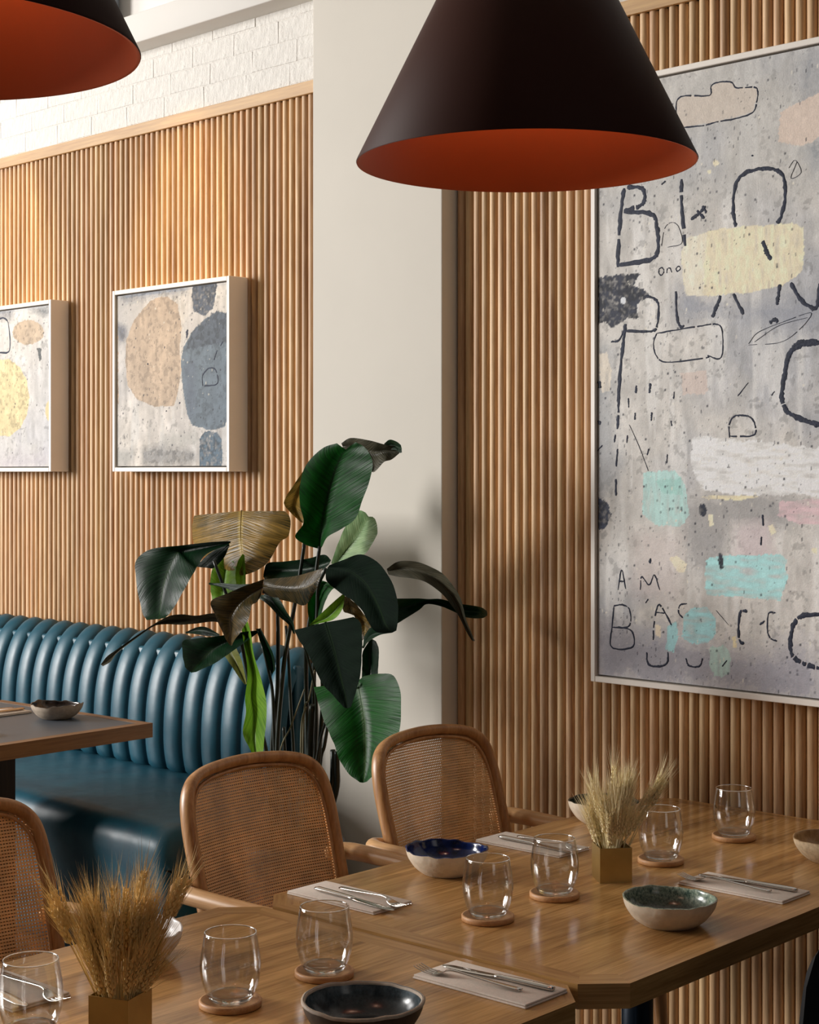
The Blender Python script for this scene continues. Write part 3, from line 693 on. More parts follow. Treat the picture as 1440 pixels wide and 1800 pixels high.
BIG_STROKES = [
 ("108,1338 98,1279 91,1203 86,1127", 0.0129),
 ("119,1339 169,1330 177,1300 159,1283 108,1278", 0.0119),
 ("108,1275 199,1258 218,1217 219,1158 193,1137 85,1133", 0.0127),
 ("297,1339 297,1278 307,1163", 0.0116),
 ("326,1231 354,1244 372,1260", 0.0088),
 ("345,1251 368,1229", 0.0088),
 ("362,1261 374,1242", 0.0088),
 ("464,1197 456,1239 463,1300 487,1328 538,1335 579,1327 603,1307 609,1262 599,1213 586,1192", 0.0103),
 ("544,1153 554,1127 568,1104", 0.0120),
 ("224,1110 234,1113 240,1103 232,1093 224,1099 224,1110", 0.0036),
 ("249,1097 251,1108 260,1109 265,1098", 0.0036),
 ("278,1105 286,1112 293,1106 284,1099 278,1105", 0.0036),
 ("179,1042 209,1033 223,1011 218,963 199,947 112,953", 0.0073),
 ("113,972 105,918 97,859 88,755", 0.0110),
 ("91,793 89,740 86,689", 0.0083),
 ("86,636 82,588", 0.0065),
 ("81,554 81,509", 0.0074),
 ("64,926 91,930 108,956", 0.0055),
 ("278,1047 282,983 291,955 305,954", 0.0080),
 ("418,1025 404,995 393,971", 0.0105),
 ("457,1027 487,973", 0.0104),
 ("594,1040 589,1013 585,989", 0.0102),
 ("624,1041 651,1000 682,976 699,979 706,1033", 0.0109),
 ("304,1473 367,1469 404,1472 466,1472 514,1480 526,1506 529,1531 517,1543 466,1550 450,1567 411,1573 389,1567 383,1544 310,1555 284,1549 279,1524 283,1497 296,1480", 0.0039),
 ("216,940 284,946 354,951 404,953 422,937 424,880 411,863 379,873 373,868 252,862 216,880 206,913 216,940", 0.0039),
 ("710,890 665,894 642,890 625,870 611,838", 0.0118),
 ("706,889 672,888 643,882 620,865 608,819 599,768 605,737 625,716 672,697 707,687", 0.0135),
 ("445,661 444,693 455,712 473,717 504,713 520,695 517,666 448,664", 0.0045),
 ("88,254 100,308 114,258", 0.0044),
 ("90,278 110,278", 0.0037),
 ("163,258 167,293 192,273 209,300 226,261", 0.0040),
 ("196,344 194,330", 0.0073),
 ("74,210 68,158 66,98 137,104 134,146 88,154", 0.0048),
 ("74,210 102,215 126,204 130,168 112,154 68,152", 0.0044),
 ("205,127 209,178 223,222 247,197 265,170", 0.0051),
 ("213,201 243,201", 0.0036),
 ("314,230 292,225 287,205 301,192", 0.0043),
 ("498,221 478,218 472,174 477,143 489,140", 0.0078),
 ("581,222 561,219 558,175 567,157 585,152", 0.0044),
 ("535,189 550,200", 0.0051),
 ("707,225 655,218 633,196 623,153 631,118 667,100 707,95", 0.0117),
 ("184,93 189,63 219,58 250,70 253,99", 0.0061),
 ("310,87 320,69 352,70 363,91", 0.0050),
 ("423,75 437,92", 0.0035),
 ("543,466 545,438", 0.0060),
 ("540,411 538,389", 0.0051),
 ("180,224 189,235", 0.0044),
 ("149,805 148,784", 0.0073),
 ("196,809 192,783", 0.0082),
 ("273,784 271,765", 0.0043),
 ("123,772 124,746", 0.0044),
 ("146,732 144,713", 0.0059),
 ("200,732 199,709", 0.0058),
 ("263,708 265,694", 0.0047),
 ("79,675 75,653", 0.0055),
 ("120,672 117,651", 0.0048),
 ("191,635 185,618", 0.0047),
 ("251,620 249,596", 0.0047),
 ("470,766 501,799", 0.0028),
 ("569,764 578,774", 0.0034),
 ("25,713 23,702", 0.0112),
 ("23,821 25,802", 0.0130),
 ("18,631 34,646", 0.0037),
 ("126,700 158,643 189,576", 0.0022),
 ("404,218 442,183", 0.0017),
 ("232,1170 242,1215 265,1229 287,1215 297,1172 252,1165", 0.0018),
 ("502,897 532,925 619,950 682,963 654,928 596,896 502,894", 0.0017),
 ("520,901 590,937 671,952", 0.0015),
 ("564,946 579,953 588,947", 0.0102),
 ("232,1333 245,1340", 0.0054),
 ("514,1373 513,1369", 0.0060),
 ("619,1326 637,1343 654,1311 625,1300 642,1338", 0.0015),
]
MID_PATCHES = [
 ("1,684 166,639 193,517 56,428 1,447", (196,192,188), 0.02, 0.7, "s"),
 ("28,661 427,654 440,633 246,621 56,623", (128,136,150), 0.012, 0.8, "x"),
 ("298,133 503,145 503,91 298,90", (192,190,184), 0.01, 0.7, "s"),
 ("166,83 272,90 452,76 503,45 452,18 193,19", (148,147,146), 0.012, 0.85, "x"),
 ("1,81 139,79 70,7 1,7", (180,178,172), 0.01, 0.7, "s"),
 ("1,545 77,532 70,476 28,470", (90,96,112), 0.01, 0.8, "x"),
 ("3,504 23,495 28,251 6,252", (196,160,125), 0.008, 0.7, "x"),
 ("219,611 272,623 325,619 383,591 408,504 395,427 408,364 383,272 363,233 246,233 139,264 84,314 70,403 77,484 125,553", (200,178,155), 0.003, 1, "m"),
 ("478,665 607,652 601,606 583,558 540,538 478,557 463,616", (80,88,102), 0.004, 1, "x"),
 ("673,536 601,549 540,526 465,485 421,441 402,380 415,286 440,200 465,161 576,140 649,154 673,194", (112,126,138), 0.004, 1, "m"),
 ("673,536 601,549 540,526 465,485 434,425 540,435 673,442", (84,93,106), 0.008, 0.9, "x"),
 ("415,379 490,391 490,191 440,200", (98,108,124), 0.012, 0.6, "s"),
 ("509,114 540,140 607,135 631,112 635,37 625,3 509,3", (92,112,128), 0.004, 1, "x"),
]
MID_STROKES = [
 ("527,296 527,332 562,356 598,348 608,302 535,296", 0.0047),
 ("589,383 607,416", 0.0051),
 ("625,430 639,444", 0.0047),
 ("434,483 442,494 435,467", 0.0095),
 ("395,244 397,239", 0.0084),
 ("318,217 319,213", 0.0073),
 ("206,389 211,384", 0.0074),
]
LEFT_PATCHES = [
 ("295,667 395,647 411,606 295,613", (150,152,160), 0.012, 0.7, "x"),
 ("492,640 587,642 653,641 653,603 603,615", (90,98,105), 0.01, 0.8, "x"),
 ("624,541 613,521 581,506 536,499 484,502 438,514 405,533 393,555 405,576 438,591 484,598 536,595 581,582 613,563", (208,186,160), 0.004, 0.95, "m"),
 ("518,291 500,224 448,171 372,142 287,144 208,176 153,233 133,303 153,372 208,425 287,452 372,448 448,414 500,358", (236,218,170), 0.003, 1, "m"),
 ("687,235 685,218 677,204 666,197 653,197 642,205 634,219 632,236 634,253 642,267 653,274 666,274 677,266 685,252", (232,214,165), 0.003, 1, "s"),
 ("572,483 603,477 603,434 587,430", (60,68,70), 0.006, 0.9, "x"),
 ("295,61 653,76 653,12 295,12", (205,198,204), 0.02, 0.7, "s"),
 ("-204,552 29,633 120,301 -109,117", (150,158,166), 0.005, 0.9, "m"),
]
LEFT_STROKES = [
 ("295,615 332,615 365,587 372,485 295,478", 0.0068),
]

g = lip_in = .020
painting('large_painting', 'large grey abstract canvas with scrawled navy letters and turquoise patches', -2.844, 1.026, 1.40, 1.634, -.055,
         np.concatenate([np.linspace(g, .74, 250), np.linspace(.748, 1.40-g, 70)]), np.linspace(g, 1.634-g, 520),
         (202, 198, 192), (164, 167, 174), BIG_PATCHES, BIG_STROKES, 1900, 1, 1.28, .24)
painting('small_painting', 'square canvas with a tan egg shape and stacked blue-grey stones', -5.065, 1.60, .684, .664, -.082,
         np.linspace(g, .684-g, 190), np.linspace(g, .664-g, 200), (222, 214, 204), (200, 196, 194), MID_PATCHES, MID_STROKES, 420, 5, .86, .34)
painting('small_painting', 'square canvas with a cream yellow disc, cut by the left edge', -6.157, 1.60, .684, .664, -.082,
         np.linspace(g, .684-g, 190), np.linspace(g, .664-g, 200), (222, 219, 216), (205, 204, 208), LEFT_PATCHES, LEFT_STROKES, 300, 9, .84, .24)

# ------------------------------------------------------------------ banquette
bq = thing('banquette', 'long teal leather banquette with a channel-tufted back along the slatted wall', 'sofa', (0, 0, 0))
prof = [(-.105, .545), (-.128, .585), (-.140, .65), (-.141, .73), (-.134, .81), (-.118, .88), (-.092, .94), (-.060, .978), (-.030, .992), (-.006, .985)]
pp = catmull([(p[0], p[1], 0) for p in prof], 3)
RIBW = .1055
rv, rf = [], []
NU = 14
for i, p in enumerate(pp):
    a = pp[max(0, i-1)]; b = pp[min(len(pp)-1, i+1)]
    t = b-a; L = math.hypot(t[0], t[1]); nx, nz = -t[1]/L, t[0]/L      # outward: towards the room
    for j in range(NU+1):
        u = -1+2*j/NU
        bul = .034*math.sqrt(max(0, 1-abs(u)**2.3))
        endk = min(1, i/3, (len(pp)-1-i)/4+.35)
        rv.append((u*RIBW/2, p[0]+nx*bul*endk, p[1]+nz*bul*endk))
for i in range(len(pp)-1):
    for j in range(NU):
        a = i*(NU+1)+j; rf.append([a, a+1, a+NU+2, a+NU+1])
rib_me = None
xr = -4.02-RIBW/2
for k in range(24):
    o = mesh('back_channel', rv, rf, M['leather'], bq, loc=(xr-k*RIBW, 0, 0), data=rib_me); rib_me = o.data
mesh('back_board', *box(-6.6, -4.02, -.10, -.004, .10, .975, .01), M['leather'], bq)
sp = [(-.10, .40), (-.10, .553), (-.30, .560), (-.60, .560), (-.66, .556), (-.695, .540), (-.715, .510), (-.720, .47), (-.712, .40), (-.70, .30), (-.695, .12), (-.66, .10)]
sp2 = catmull([(a, b, 0) for a, b in sp], 4)
xs_ = list(np.linspace(-6.6, -3.93, 54))+[-3.90, -3.885, -3.878]
sv2, sf2 = [], []
for xi, xx in enumerate(xs_):
    sh = {len(xs_)-1: .06, len(xs_)-2: .025, len(xs_)-3: .006}.get(xi, 0)
    for p in sp2:
        y, z = p[0], p[1]
        if z > .45 and y < -.55:
            y += .003*math.sin(xx*61)+.002*math.sin(xx*143)
        z2 = z-sh*(1 if z > .45 else 0); y2 = y+sh*(1 if y < -.55 else 0)
        sv2.append((xx, y2, z2))
npf = len(sp2)
for i in range(len(xs_)-1):
    for j in range(npf-1): sf2.append([i*npf+j, i*npf+j+1, (i+1)*npf+j+1, (i+1)*npf+j])
sf2.append([(len(xs_)-1)*npf+j for j in range(npf)])
mesh('seat_cushion', sv2, sf2, M['leather'], bq)
mesh('plinth', *box(-6.6, -3.92, -.63, -.12, 0, .115, .004), M['leg_dark'], bq, smooth=False)

# ------------------------------------------------------------------ tables
ROT = math.radians(3.0)
c3, s3 = math.cos(ROT), math.sin(ROT)
def TW(a, b, z=0.0): return (a*c3-b*s3, a*s3+b*c3, z)
TT = .75

def oct_poly(w, l, ch):
    a, b = w/2, l/2
    return [(-a+ch, -b), (a-ch, -b), (a, -b+ch), (a, b-ch), (a-ch, b), (-a+ch, b), (-a, b-ch), (-a, -b+ch)]
def strip(name, P, z0, z1, mat, root):
    """one edge piece: a quad outline, built with x along its outer edge"""
    d = Vector((P[1][0]-P[0][0], P[1][1]-P[0][1], 0)); ang = math.atan2(d.y, d.x)
    m = Matrix.Rotation(-ang, 3, 'Z'); o = Vector((P[0][0], P[0][1], 0))
    Q = [m @ (Vector((p[0], p[1], 0))-o) for p in P]
    return mesh(name, *slab([(q.x, q.y) for q in Q], z0, z1), mat, root, smooth=False, loc=o, rot=(0, 0, ang))
def dining_table(label, ca, cb, w, l, group):
    root = thing('dining_table', label, 'table', TW(ca, cb), ROT, group)
    out = oct_poly(w, l, .062); inn = oct_poly(w-.09, l-.09, .045)
    mesh('top_panel', *slab(inn, TT-.042, TT), M['table'], root, smooth=False)
    for i in range(8):
        j = (i+1) % 8
        strip('edge_band', [out[i], out[j], inn[j], inn[i]], TT-.042, TT, M['table_band'], root)
    mesh('support_plate', *box(-.22, .22, -.42, .42, TT-.055, TT-.042), M['black'], root, smooth=False)
    mesh('pedestal', *lathe([(0, .03), (.034, .03), (.034, TT-.055), (0, TT-.055)], 28), M['pedestal'], root)
    mesh('pedestal_base', *lathe([(0, 0), (.26, 0), (.265, .006), (.25, .016), (.06, .03), (0, .03)], 40), M['pedestal'], root)
    return root
dining_table('long oak dining table with chamfered corners, its end near the slatted wall', -2.18, -.6575, .86, 1.435, 'oak dining tables')
dining_table('nearer oak dining table with chamfered corners, cut by the bottom edge', -2.19, -2.1075, .86, 1.435, 'oak dining tables')

bt = thing('banquette_table', 'oak-edged table with a slate grey inlay in front of the teal banquette', 'table', (-4.61, -.93, 0), math.radians(4))
BT = .81
w_, l_ = .80, .80
o4 = [(-w_/2, -l_/2), (w_/2, -l_/2), (w_/2, l_/2), (-w_/2, l_/2)]
i4 = [(p[0]*(w_/2-.036)/(w_/2), p[1]*(l_/2-.036)/(l_/2)) for p in o4]
mesh('inlay', *slab(i4, BT-.045, BT-.0005), M['slate'], bt, smooth=False)
for i in range(4):
    j = (i+1) % 4
    strip('edge_band', [o4[i], o4[j], i4[j], i4[i]], BT-.045, BT, M['table_dark'], bt)
edges_sharp(mesh('column', *box(-.10, .10, -.10, .10, .03, BT-.045, .004), M['leg_dark'], bt))
edges_sharp(mesh('foot_plate', *box(-.26, .26, -.22, .22, 0, .03, .006), M['leg_dark'], bt))

# ------------------------------------------------------------------ chairs
HALF = [(.207, .44), (.213, .60), (.218, .74), (.217, .815), (.206, .871), (.178, .903), (.130, .918), (.062, .925), (0, .927)]
def bx(y, z): return -.22-.287*(z-.45)-.028*(1-min(1, abs(y)/.21)**2)
def back_curve(inset=0.0):
    H = [(max(0, y-inset) if y > .001 else 0, z-inset*(1 if z > .85 else .4)) for y, z in HALF]
    P = [(bx(-y, z), -y, z) for y, z in H]+[(bx(y, z), y, z) for y, z in H[::-1][1:]]
    return P
def half_w(z, inset):
    best = 0
    H = [(y-inset, zz-inset*(1 if zz > .85 else .4)) for y, zz in HALF[:-1]]+[(0, HALF[-1][1]-inset)]
    C = catmull([(a, b, 0) for a, b in H], 6)
    for i in range(len(C)-1):
        a, b = C[i], C[i+1]
        if (a[1]-z)*(b[1]-z) <= 0 and a[1] != b[1]:
            t = (z-a[1])/(b[1]-a[1]); best = max(best, a[0]+(b[0]-a[0])*t)
    return max(0, best)
def cane_back(inset=.008, pitch=.0064, wd=.0038):
    vs, fs = [], []
    z = .47
    k = 0
    while z < .92-inset:
        hw = half_w(z, inset)
        if hw > .01:
            n = 14
            for i in range(n+1):
                y = -hw+2*hw*i/n
                for dz in (-wd/2, wd/2): vs.append((bx(y, z+dz)+.0005*(1 if k % 2 else -1)-.0009*(1 if dz > 0 else -1), y, z+dz))
            b = len(vs)-2*(n+1)
            for i in range(n): fs.append([b+2*i, b+2*i+2, b+2*i+3, b+2*i+1])
        z += pitch; k += 1
    y = -.197; k = 0
    zs = np.linspace(.46, .92, 120)
    hws = [half_w(q, inset) for q in zs]
    while y < .197:
        ok = [q for q, hh in zip(zs, hws) if hh >= abs(y)]
        if len(ok) > 4:
            z0, z1 = ok[0], ok[-1]
            n = 8
            for i in range(n+1):
                zz = z0+(z1-z0)*i/n
                for dy in (-wd/2, wd/2): vs.append((bx(y+dy, zz)-.0009, y+dy, zz))
            b = len(vs)-2*(n+1)
            for i in range(n): fs.append([b+2*i, b+2*i+1, b+2*i+3, b+2*i+2])
        y += pitch; k += 1
    return vs, fs
def cane_seat(x0, x1, hw, z, pitch=.012, wd=.0105):
    vs, fs = [], []
    for a0, a1, b0, b1, ax in ((x0, x1, -hw, hw, 0), (-hw, hw, x0, x1, 1)):
        a = a0
        while a < a1:
            q = [(a, b0), (a+wd, b0), (a+wd, b1), (a, b1)]
            n = len(vs)
            vs += [((p[0], p[1], z+ax*.001) if ax == 0 else (p[1], p[0], z+.001)) for p in q]
            fs.append([n, n+1, n+2, n+3]); a += pitch
    return vs, fs
def make_chair(label):
    t = thing('armchair', label, 'chair', (0, 0, 0), 0, 'cane armchairs around the oak tables')
    mesh('back_frame', *tube(back_curve(), .0135, 14, 5, flat=1.5, up=(1, 0, 0)), M['chair'], t)
    mesh('back_rail', *tube([(bx(-.2, .47), -.2, .47), (bx(0, .47), 0, .47), (bx(.2, .47), .2, .47)], .014, 10, 6), M['chair'], t)
    mesh('inner_ring', *tube([(p[0]+.004, p[1], p[2]) for p in back_curve(.0155)], .0042, 8, 5), M['chair'], t)
    tag(mesh('cane_panel', *cane_back(), M['cane'], t, smooth=False), kind='stuff')
    # seat: rounded wooden ring with cane
    ring = [(.235, 0), (.225, .15), (.19, .215), (.05, .235), (-.14, .222), (-.205, .19), (-.222, 0)]
    ring = ring+[(a, -b) for a, b in ring[::-1][1:-1]]
    cr = catmull([(a, b, .44) for a, b in ring+[ring[0]]], 5)[:-1]
    mesh('seat_frame', *tube(cr, .022, 10, 1, True, .85), M['chair'], t)
    tag(mesh('cane_seat', *cane_seat(-.20, .215, .20, .452), M['cane'], t, smooth=False), kind='stuff')
    for s in (-1, 1):
        mesh('leg', *tube([(.20, s*.215, .685), (.205, s*.205, .44), (.225, s*.222, .0)], [.014, .019, .012], 12, 5), M['chair'], t)
        mesh('leg', *tube([(bx(.2, .5)+.004, s*.198, .50), (-.212, s*.196, .40), (-.25, s*.205, 0)], [.018, .019, .012], 12, 5), M['chair'], t)
        a = mesh('arm', *tube([(-.303, s*.207, .684), (-.320, s*.224, .683), (-.322, s*.244, .683), (-.300, s*.262, .683), (-.255, s*.270, .682), (-.10, s*.266, .680), (.08, s*.252, .678), (.18, s*.230, .677), (.205, s*.214, .676)],
                               [.013, .016, .0188, .0205, .0205, .019, .018, .017, .015], 14, 5), M['arm'], t)
        mesh('plug', *tube([(-.262, s*.2885, .684), (-.262, s*.2925, .684)], .005, 10), M['plug'], a)
    return t
def put(o, x, y, rz): o.location = (x, y, 0); o.rotation_euler = (0, 0, rz)
chA = make_chair('cane-backed wooden armchair in the middle, in front of the leafy plant')
put(chA, -2.615, -1.130, ROT)
chB = copy_tree(chA); chB['label'] = 'cane-backed wooden armchair nearest the pillar and the right slatted wall'
put(chB, -2.615, -.54, ROT)
chC = copy_tree(chA); chC['label'] = 'cane-backed wooden armchair cut by the left edge, below the slate table'
put(chC, -2.62, -1.92, ROT)
# a different, dark upholstered chair on the right side of the tables
tub = thing('upholstered_chair', 'black upholstered chair seen from behind at the lower right corner', 'chair', (-1.58, -1.09, 0), PI+ROT)
tv, tf = [], []
NB, NV = 40, 14
for side in (1, -1):
    for i in range(NB+1):
        q = -1+2*i/NB
        xx = -.185+.05*q*q
        zt = .885-.10*(1-math.sqrt(max(0, 1-(max(0, abs(q)-.62)/.38)**2)))
        for k in range(NV+1):
            v = k/NV
            z = .44+(zt-.44)*v
            T = .030*math.sqrt(max(0, 1-abs(q)**9))*math.sqrt(max(0, 1-v**9))
            tv.append((xx-.10*(z-.44)+side*T, .235*q, z))
off = (NB+1)*(NV+1)
for sd in (0, 1):
    for i in range(NB):
        for k in range(NV):
            a = sd*off+i*(NV+1)+k; f = [a, a+1, a+NV+2, a+NV+1]
            tf.append(f if sd else f[::-1])
mesh('backrest', tv, tf, M['black_leather'], tub)
mesh('seat', *box(-.20, .22, -.22, .22, .40, .47, .025, 3), M['black_leather'], tub)
for sx, sy in ((-1, -1), (-1, 1), (1, -1), (1, 1)):
    mesh('leg', *tube([(sx*.17, sy*.18, .41), (sx*.20, sy*.20, 0)], [.018, .011], 10), M['leg_dark'], tub)

# ------------------------------------------------------------------ pendant lamps
def lamp(label, x, y, z):
    t = thing('pendant_lamp', label, 'lamp', (x, y, z), 0, 'conical pendant lamps')
    R0, R1, Hh = .300, .042, .525
    mesh('shade', *lathe([(R0, 0), (R0+.001, .002), (R1, Hh), (0, Hh)], 96), M['shade'], t)
    mesh('lining', *lathe([(R0, 0), (R0-.004, .001), (R1-.004, Hh-.006), (0, Hh-.006)], 96), M['lining'], t)
    mesh('cap', *lathe([(.042, Hh), (.042, Hh+.05), (.03, Hh+.065), (0, Hh+.066)], 32), M['black'], t)
    mesh('cord', *tube([(0, 0, Hh+.06), (0, 0, CEIL-z)], .004, 8), M['black'], t)
    mesh('socket', *lathe([(0, Hh-.006), (.022, Hh-.006), (.022, Hh-.09), (0, Hh-.09)], 24), M['black'], t)
    b = bpy.data.lights.new('bulb_light', 'POINT'); b.energy = 1.9; b.color = (1, .80, .58); b.shadow_soft_size = .045
    lo = bpy.data.objects.new('bulb_light', b); COL.objects.link(lo); lo.parent = t; lo.location = (0, 0, Hh-.30)
    mesh('bulb', *lathe([(.014, Hh-.09), (.02, Hh-.11), (.04, Hh-.15), (.042, Hh-.17), (.03, Hh-.20), (0, Hh-.212)], 24), M['bulb'], t)
lamp('big dark cone pendant lamp with terracotta lining hanging before the pillar', -1.919, -1.389, 2.145)
lamp('dark cone pendant lamp cut by the top left corner', -1.963, -2.557, 2.145)

# ------------------------------------------------------------------ tableware
def tumbler(label_g, label_c, x, y, rz):
    z = TT
    c = mesh('coaster', *lathe([(0, 0), (.047, 0), (.050, .002), (.050, .010), (.0485, .0115), (.0455, .0115), (.0445, .007), (0, .007)], 48), M['coaster'], loc=(x, y, z), rot=(0, 0, rz))
    tag(c, label_c, 'coaster', 'round wooden coasters')
    g = thing('tumbler', label_g, 'glass', (x, y, z+.0072), rz, 'stemless glasses')
    o = [(.033, .004), (.0405, .018), (.0465, .038), (.0485, .055), (.0478, .070), (.0445, .092), (.0415, .110)]
    oo = [(p[0], p[1]) for p in catmull([(a, b, 0) for a, b in o], 5)]
    i_ = [(.0402, .1105), (.0398, .1095), (.0432, .092), (.0465, .070), (.0472, .055), (.0452, .038), (.0385, .018), (.030, .0115)]
    ii = [(p[0], p[1]) for p in catmull([(a, b, 0) for a, b in i_], 4)]
    mesh('bowl', *lathe(oo+ii, 56), M['glass'], g)
    mesh('rim', *tube([(.0409*math.cos(2*PI*q/48), .0409*math.sin(2*PI*q/48), .1102) for q in range(48)], .0011, 8, 1, True), M['glass_base'], g)
    mesh('base', *lathe([(0, .001), (.027, 0), (.0325, .0035), (.0365, .010), (.034, .0125), (.026, .0105), (0, .0098)], 48), M['glass_base'], g)
GL = [(-2.058, -1.945, 'clear stemless tumbler right of the front wheat vase', 'wooden coaster under the tumbler right of the front wheat vase'),
      (-2.068, -1.735, 'clear stemless tumbler by the seam between the oak tables, before a napkin', 'wooden coaster under the tumbler by the table seam'),
      (-2.106, -1.284, 'clear stemless tumbler just in front of the cobalt bowl', 'wooden coaster before the cobalt bowl'),
      (-2.126, -1.064, 'clear stemless tumbler just left of the far wheat vase', 'wooden coaster left of the far wheat vase'),
      (-2.150, -.677, 'clear stemless tumbler just right of the far wheat vase', 'wooden coaster right of the far wheat vase'),
      (-2.169, -.369, 'clear stemless tumbler farthest back, nearest the slatted wall', 'wooden coaster farthest back near the slatted wall'),
      (-2.155, -2.250, 'clear stemless tumbler cut by the lower left corner', 'wooden coaster below the lower left frame edge')]
for i, (x, y, lg, lc) in enumerate(GL): tumbler(lg, lc, x, y, i*.9)
tag(mesh('coaster', *lathe([(0, 0), (.047, 0), (.050, .002), (.050, .010), (.0485, .0115), (.0455, .0115), (.0445, .007), (0, .007)], 48), M['coaster'], loc=(-4.395, -1.02, BT)),
    'wooden coaster on the slate table, just inside the left edge', 'coaster', 'round wooden coasters')

def bowl(name, label, x, y, z, R, h, mo, mi, seed, amp=.03, lip=.0035, dark_rim=None):
    rs = random.Random(seed)
    ph = [rs.uniform(0, 6.28) for _ in range(6)]
    am = [rs.uniform(.3, .7)*amp/(k+1) for k in range(6)]
    def wob(A, r, zz):
        k = sum(am[q]*math.sin((q+2)*A+ph[q]) for q in range(6))
        f = zz/h
        return r*(1+k*f), zz*(1+(.028*math.sin(2*A+ph[0])+.014*math.sin(5*A+ph[2])+.012*math.sin(11*A+ph[3])+.008*math.sin(17*A+ph[4]))*f*(amp/.03))
    t = thing(name, label, 'bowl', (x, y, z), 0, 'handmade stoneware bowls')
    o = catmull([(R*.01, .0, 0), (R*.5, 0, 0), (R*.62, .003, 0), (R*.80, h*.30, 0), (R*.95, h*.68, 0), (R, h, 0)], 4)
    i = catmull([(R, h, 0), (R-.004, h-.0005, 0), (R*.90, h*.66, 0), (R*.72, h*.32, 0), (R*.45, .010, 0), (R*.01, .008, 0)], 4)
    mesh('body', *lathe([(p[0], p[1]) for p in o], 64, wob), mo, t)
    j = [(p[0], p[1]) for p in i]
    mesh('glaze', *lathe(j, 64, wob), mi, t)
    if dark_rim:
        mesh('rim', *lathe([(R+.0006, h-.004), (R+.0008, h-.0005), (R-.002, h+.0012), (R-.005, h-.0008), (R-.0055, h-.004)], 64, wob), dark_rim, t)
    return t
bowl('bowl', 'cream bowl with cobalt blue glaze beside the middle chair', -2.415, -1.072, TT, .088, .052, M['clay_cream'], M['glaze_blue'], 3, .05)
bowl('bowl', 'cream bowl with dark green glaze half hidden by the far wheat', -2.495, -.44, TT, .086, .054, M['clay_cream'], M['glaze_dark'], 5, .03)
bowl('bowl', 'cream bowl with speckled green glaze at the front right of the far table', -1.847, -1.062, TT, .088, .050, M['clay_cream'], M['glaze_green'], 8, .03)
bowl('bowl', 'speckled tan bowl cut by the right edge', -1.893, -.395, TT, .088, .050, M['clay_tan'], M['glaze_tan'], 12, .025)
bowl('bowl', 'dark bowl with slate blue glaze cut by the bottom edge', -1.806, -1.893, TT, .092, .056, M['clay_brown'], M['glaze_slate'], 14, .02, dark_rim=M['clay_grey'])
bowl('bowl', 'white bowl half hidden behind the front wheat', -2.375, -1.915, TT, .095, .055, M['clay_white'], M['glaze_white'], 17, .05)
bowl('bowl', 'grey pinched bowl with umber glaze on the slate table', -4.54, -.66, BT, .082, .046, M['clay_grey'], M['glaze_umber'], 21, .07)

# napkins and cutlery
def napkin(label, x, y, z, rz):
    mb = MB()
    mb.add(box(-.12, .12, -.056, .056, 0, .0035, .0014, 2))
    mb.add(box(-.119, .119, -.056, .0545, .0036, .0072, .0016, 2))
    o = mb.build('napkin', M['linen'], loc=(x, y, z), rot=(0, 0, rz))
    return tag(o, label, 'napkin', 'folded linen napkins')
def sweepflat(P, W, T, n=10):
    """flattened bar: centreline P (x, z), half widths W, half thicknesses T"""
    Q = catmull([(p[0], p[1], w, t) for p, w, t in zip(P, W, T)], 5)
    vs, fs = [], []
    for (x, z, w, t) in Q:
        for j in range(n):
            A = 2*PI*j/n; vs.append((x, w*math.cos(A), z+t*math.sin(A)))
    N = len(Q)
    for i in range(N-1):
        for j in range(n): fs.append([i*n+j, i*n+(j+1) % n, (i+1)*n+(j+1) % n, (i+1)*n+j])
    fs.append(list(range(n))[::-1]); fs.append([(N-1)*n+j for j in range(n)])
    return vs, fs
CUT = {}
def fork(label, x, y, z, rz, mat, roll=0):
    t = thing('fork', label, 'fork', (x, y, z), rz, 'table forks')
    if 'f' not in CUT:
        h = sweepflat([(-.10, .004), (-.06, .006), (0, .010), (.03, .012), (.045, .010)], [.007, .0065, .003, .0028, .004], [.0018, .0018, .0018, .0018, .0014])
        hd = MB(); hd.add(sweepflat([(.043, .0105), (.052, .006), (.062, .0032), (.068, .0028)], [.004, .010, .0122, .0125], [.0014, .0011, .001, .001]))
        for k in range(4):
            yy = -.0105+k*.007
            q = sweepflat([(.066, .0028), (.082, .0035), (.100, .0085), (.104, .0105)], [.0022, .0019, .0013, .0006], [.001, .001, .0008, .0004], 8)
            hd.add(([(a, b+yy, c) for a, b, c in q[0]], q[1]))
        CUT['f'] = (mesh('handle', *h, mat, t), hd.build('tines', mat, t))
    else:
        for o in CUT['f']: c = o.copy(); COL.objects.link(c); c.parent = t
    return t
def knife(label, x, y, z, rz, mat):
    t = thing('knife', label, 'knife', (x, y, z), rz, 'table knives')
    if 'k' not in CUT:
        h = sweepflat([(-.112, .0045), (-.10, .005), (-.05, .0048), (-.012, .0045), (-.004, .004), (.004, .004)], [.006, .0082, .0072, .0058, .0066, .0045], [.0035, .0045, .0042, .0036, .004, .0026])
        b = sweepflat([(.002, .004), (.02, .0035), (.07, .0025), (.10, .0022), (.112, .002)], [.0075, .0092, .0105, .0085, .002], [.0015, .0011, .0008, .0007, .0004])
        CUT['k'] = (mesh('handle', *h, mat, t), mesh('blade', *b, mat, t))
    else:
        for o in CUT['k']: c = o.copy(); COL.objects.link(c); c.parent = t
    return t
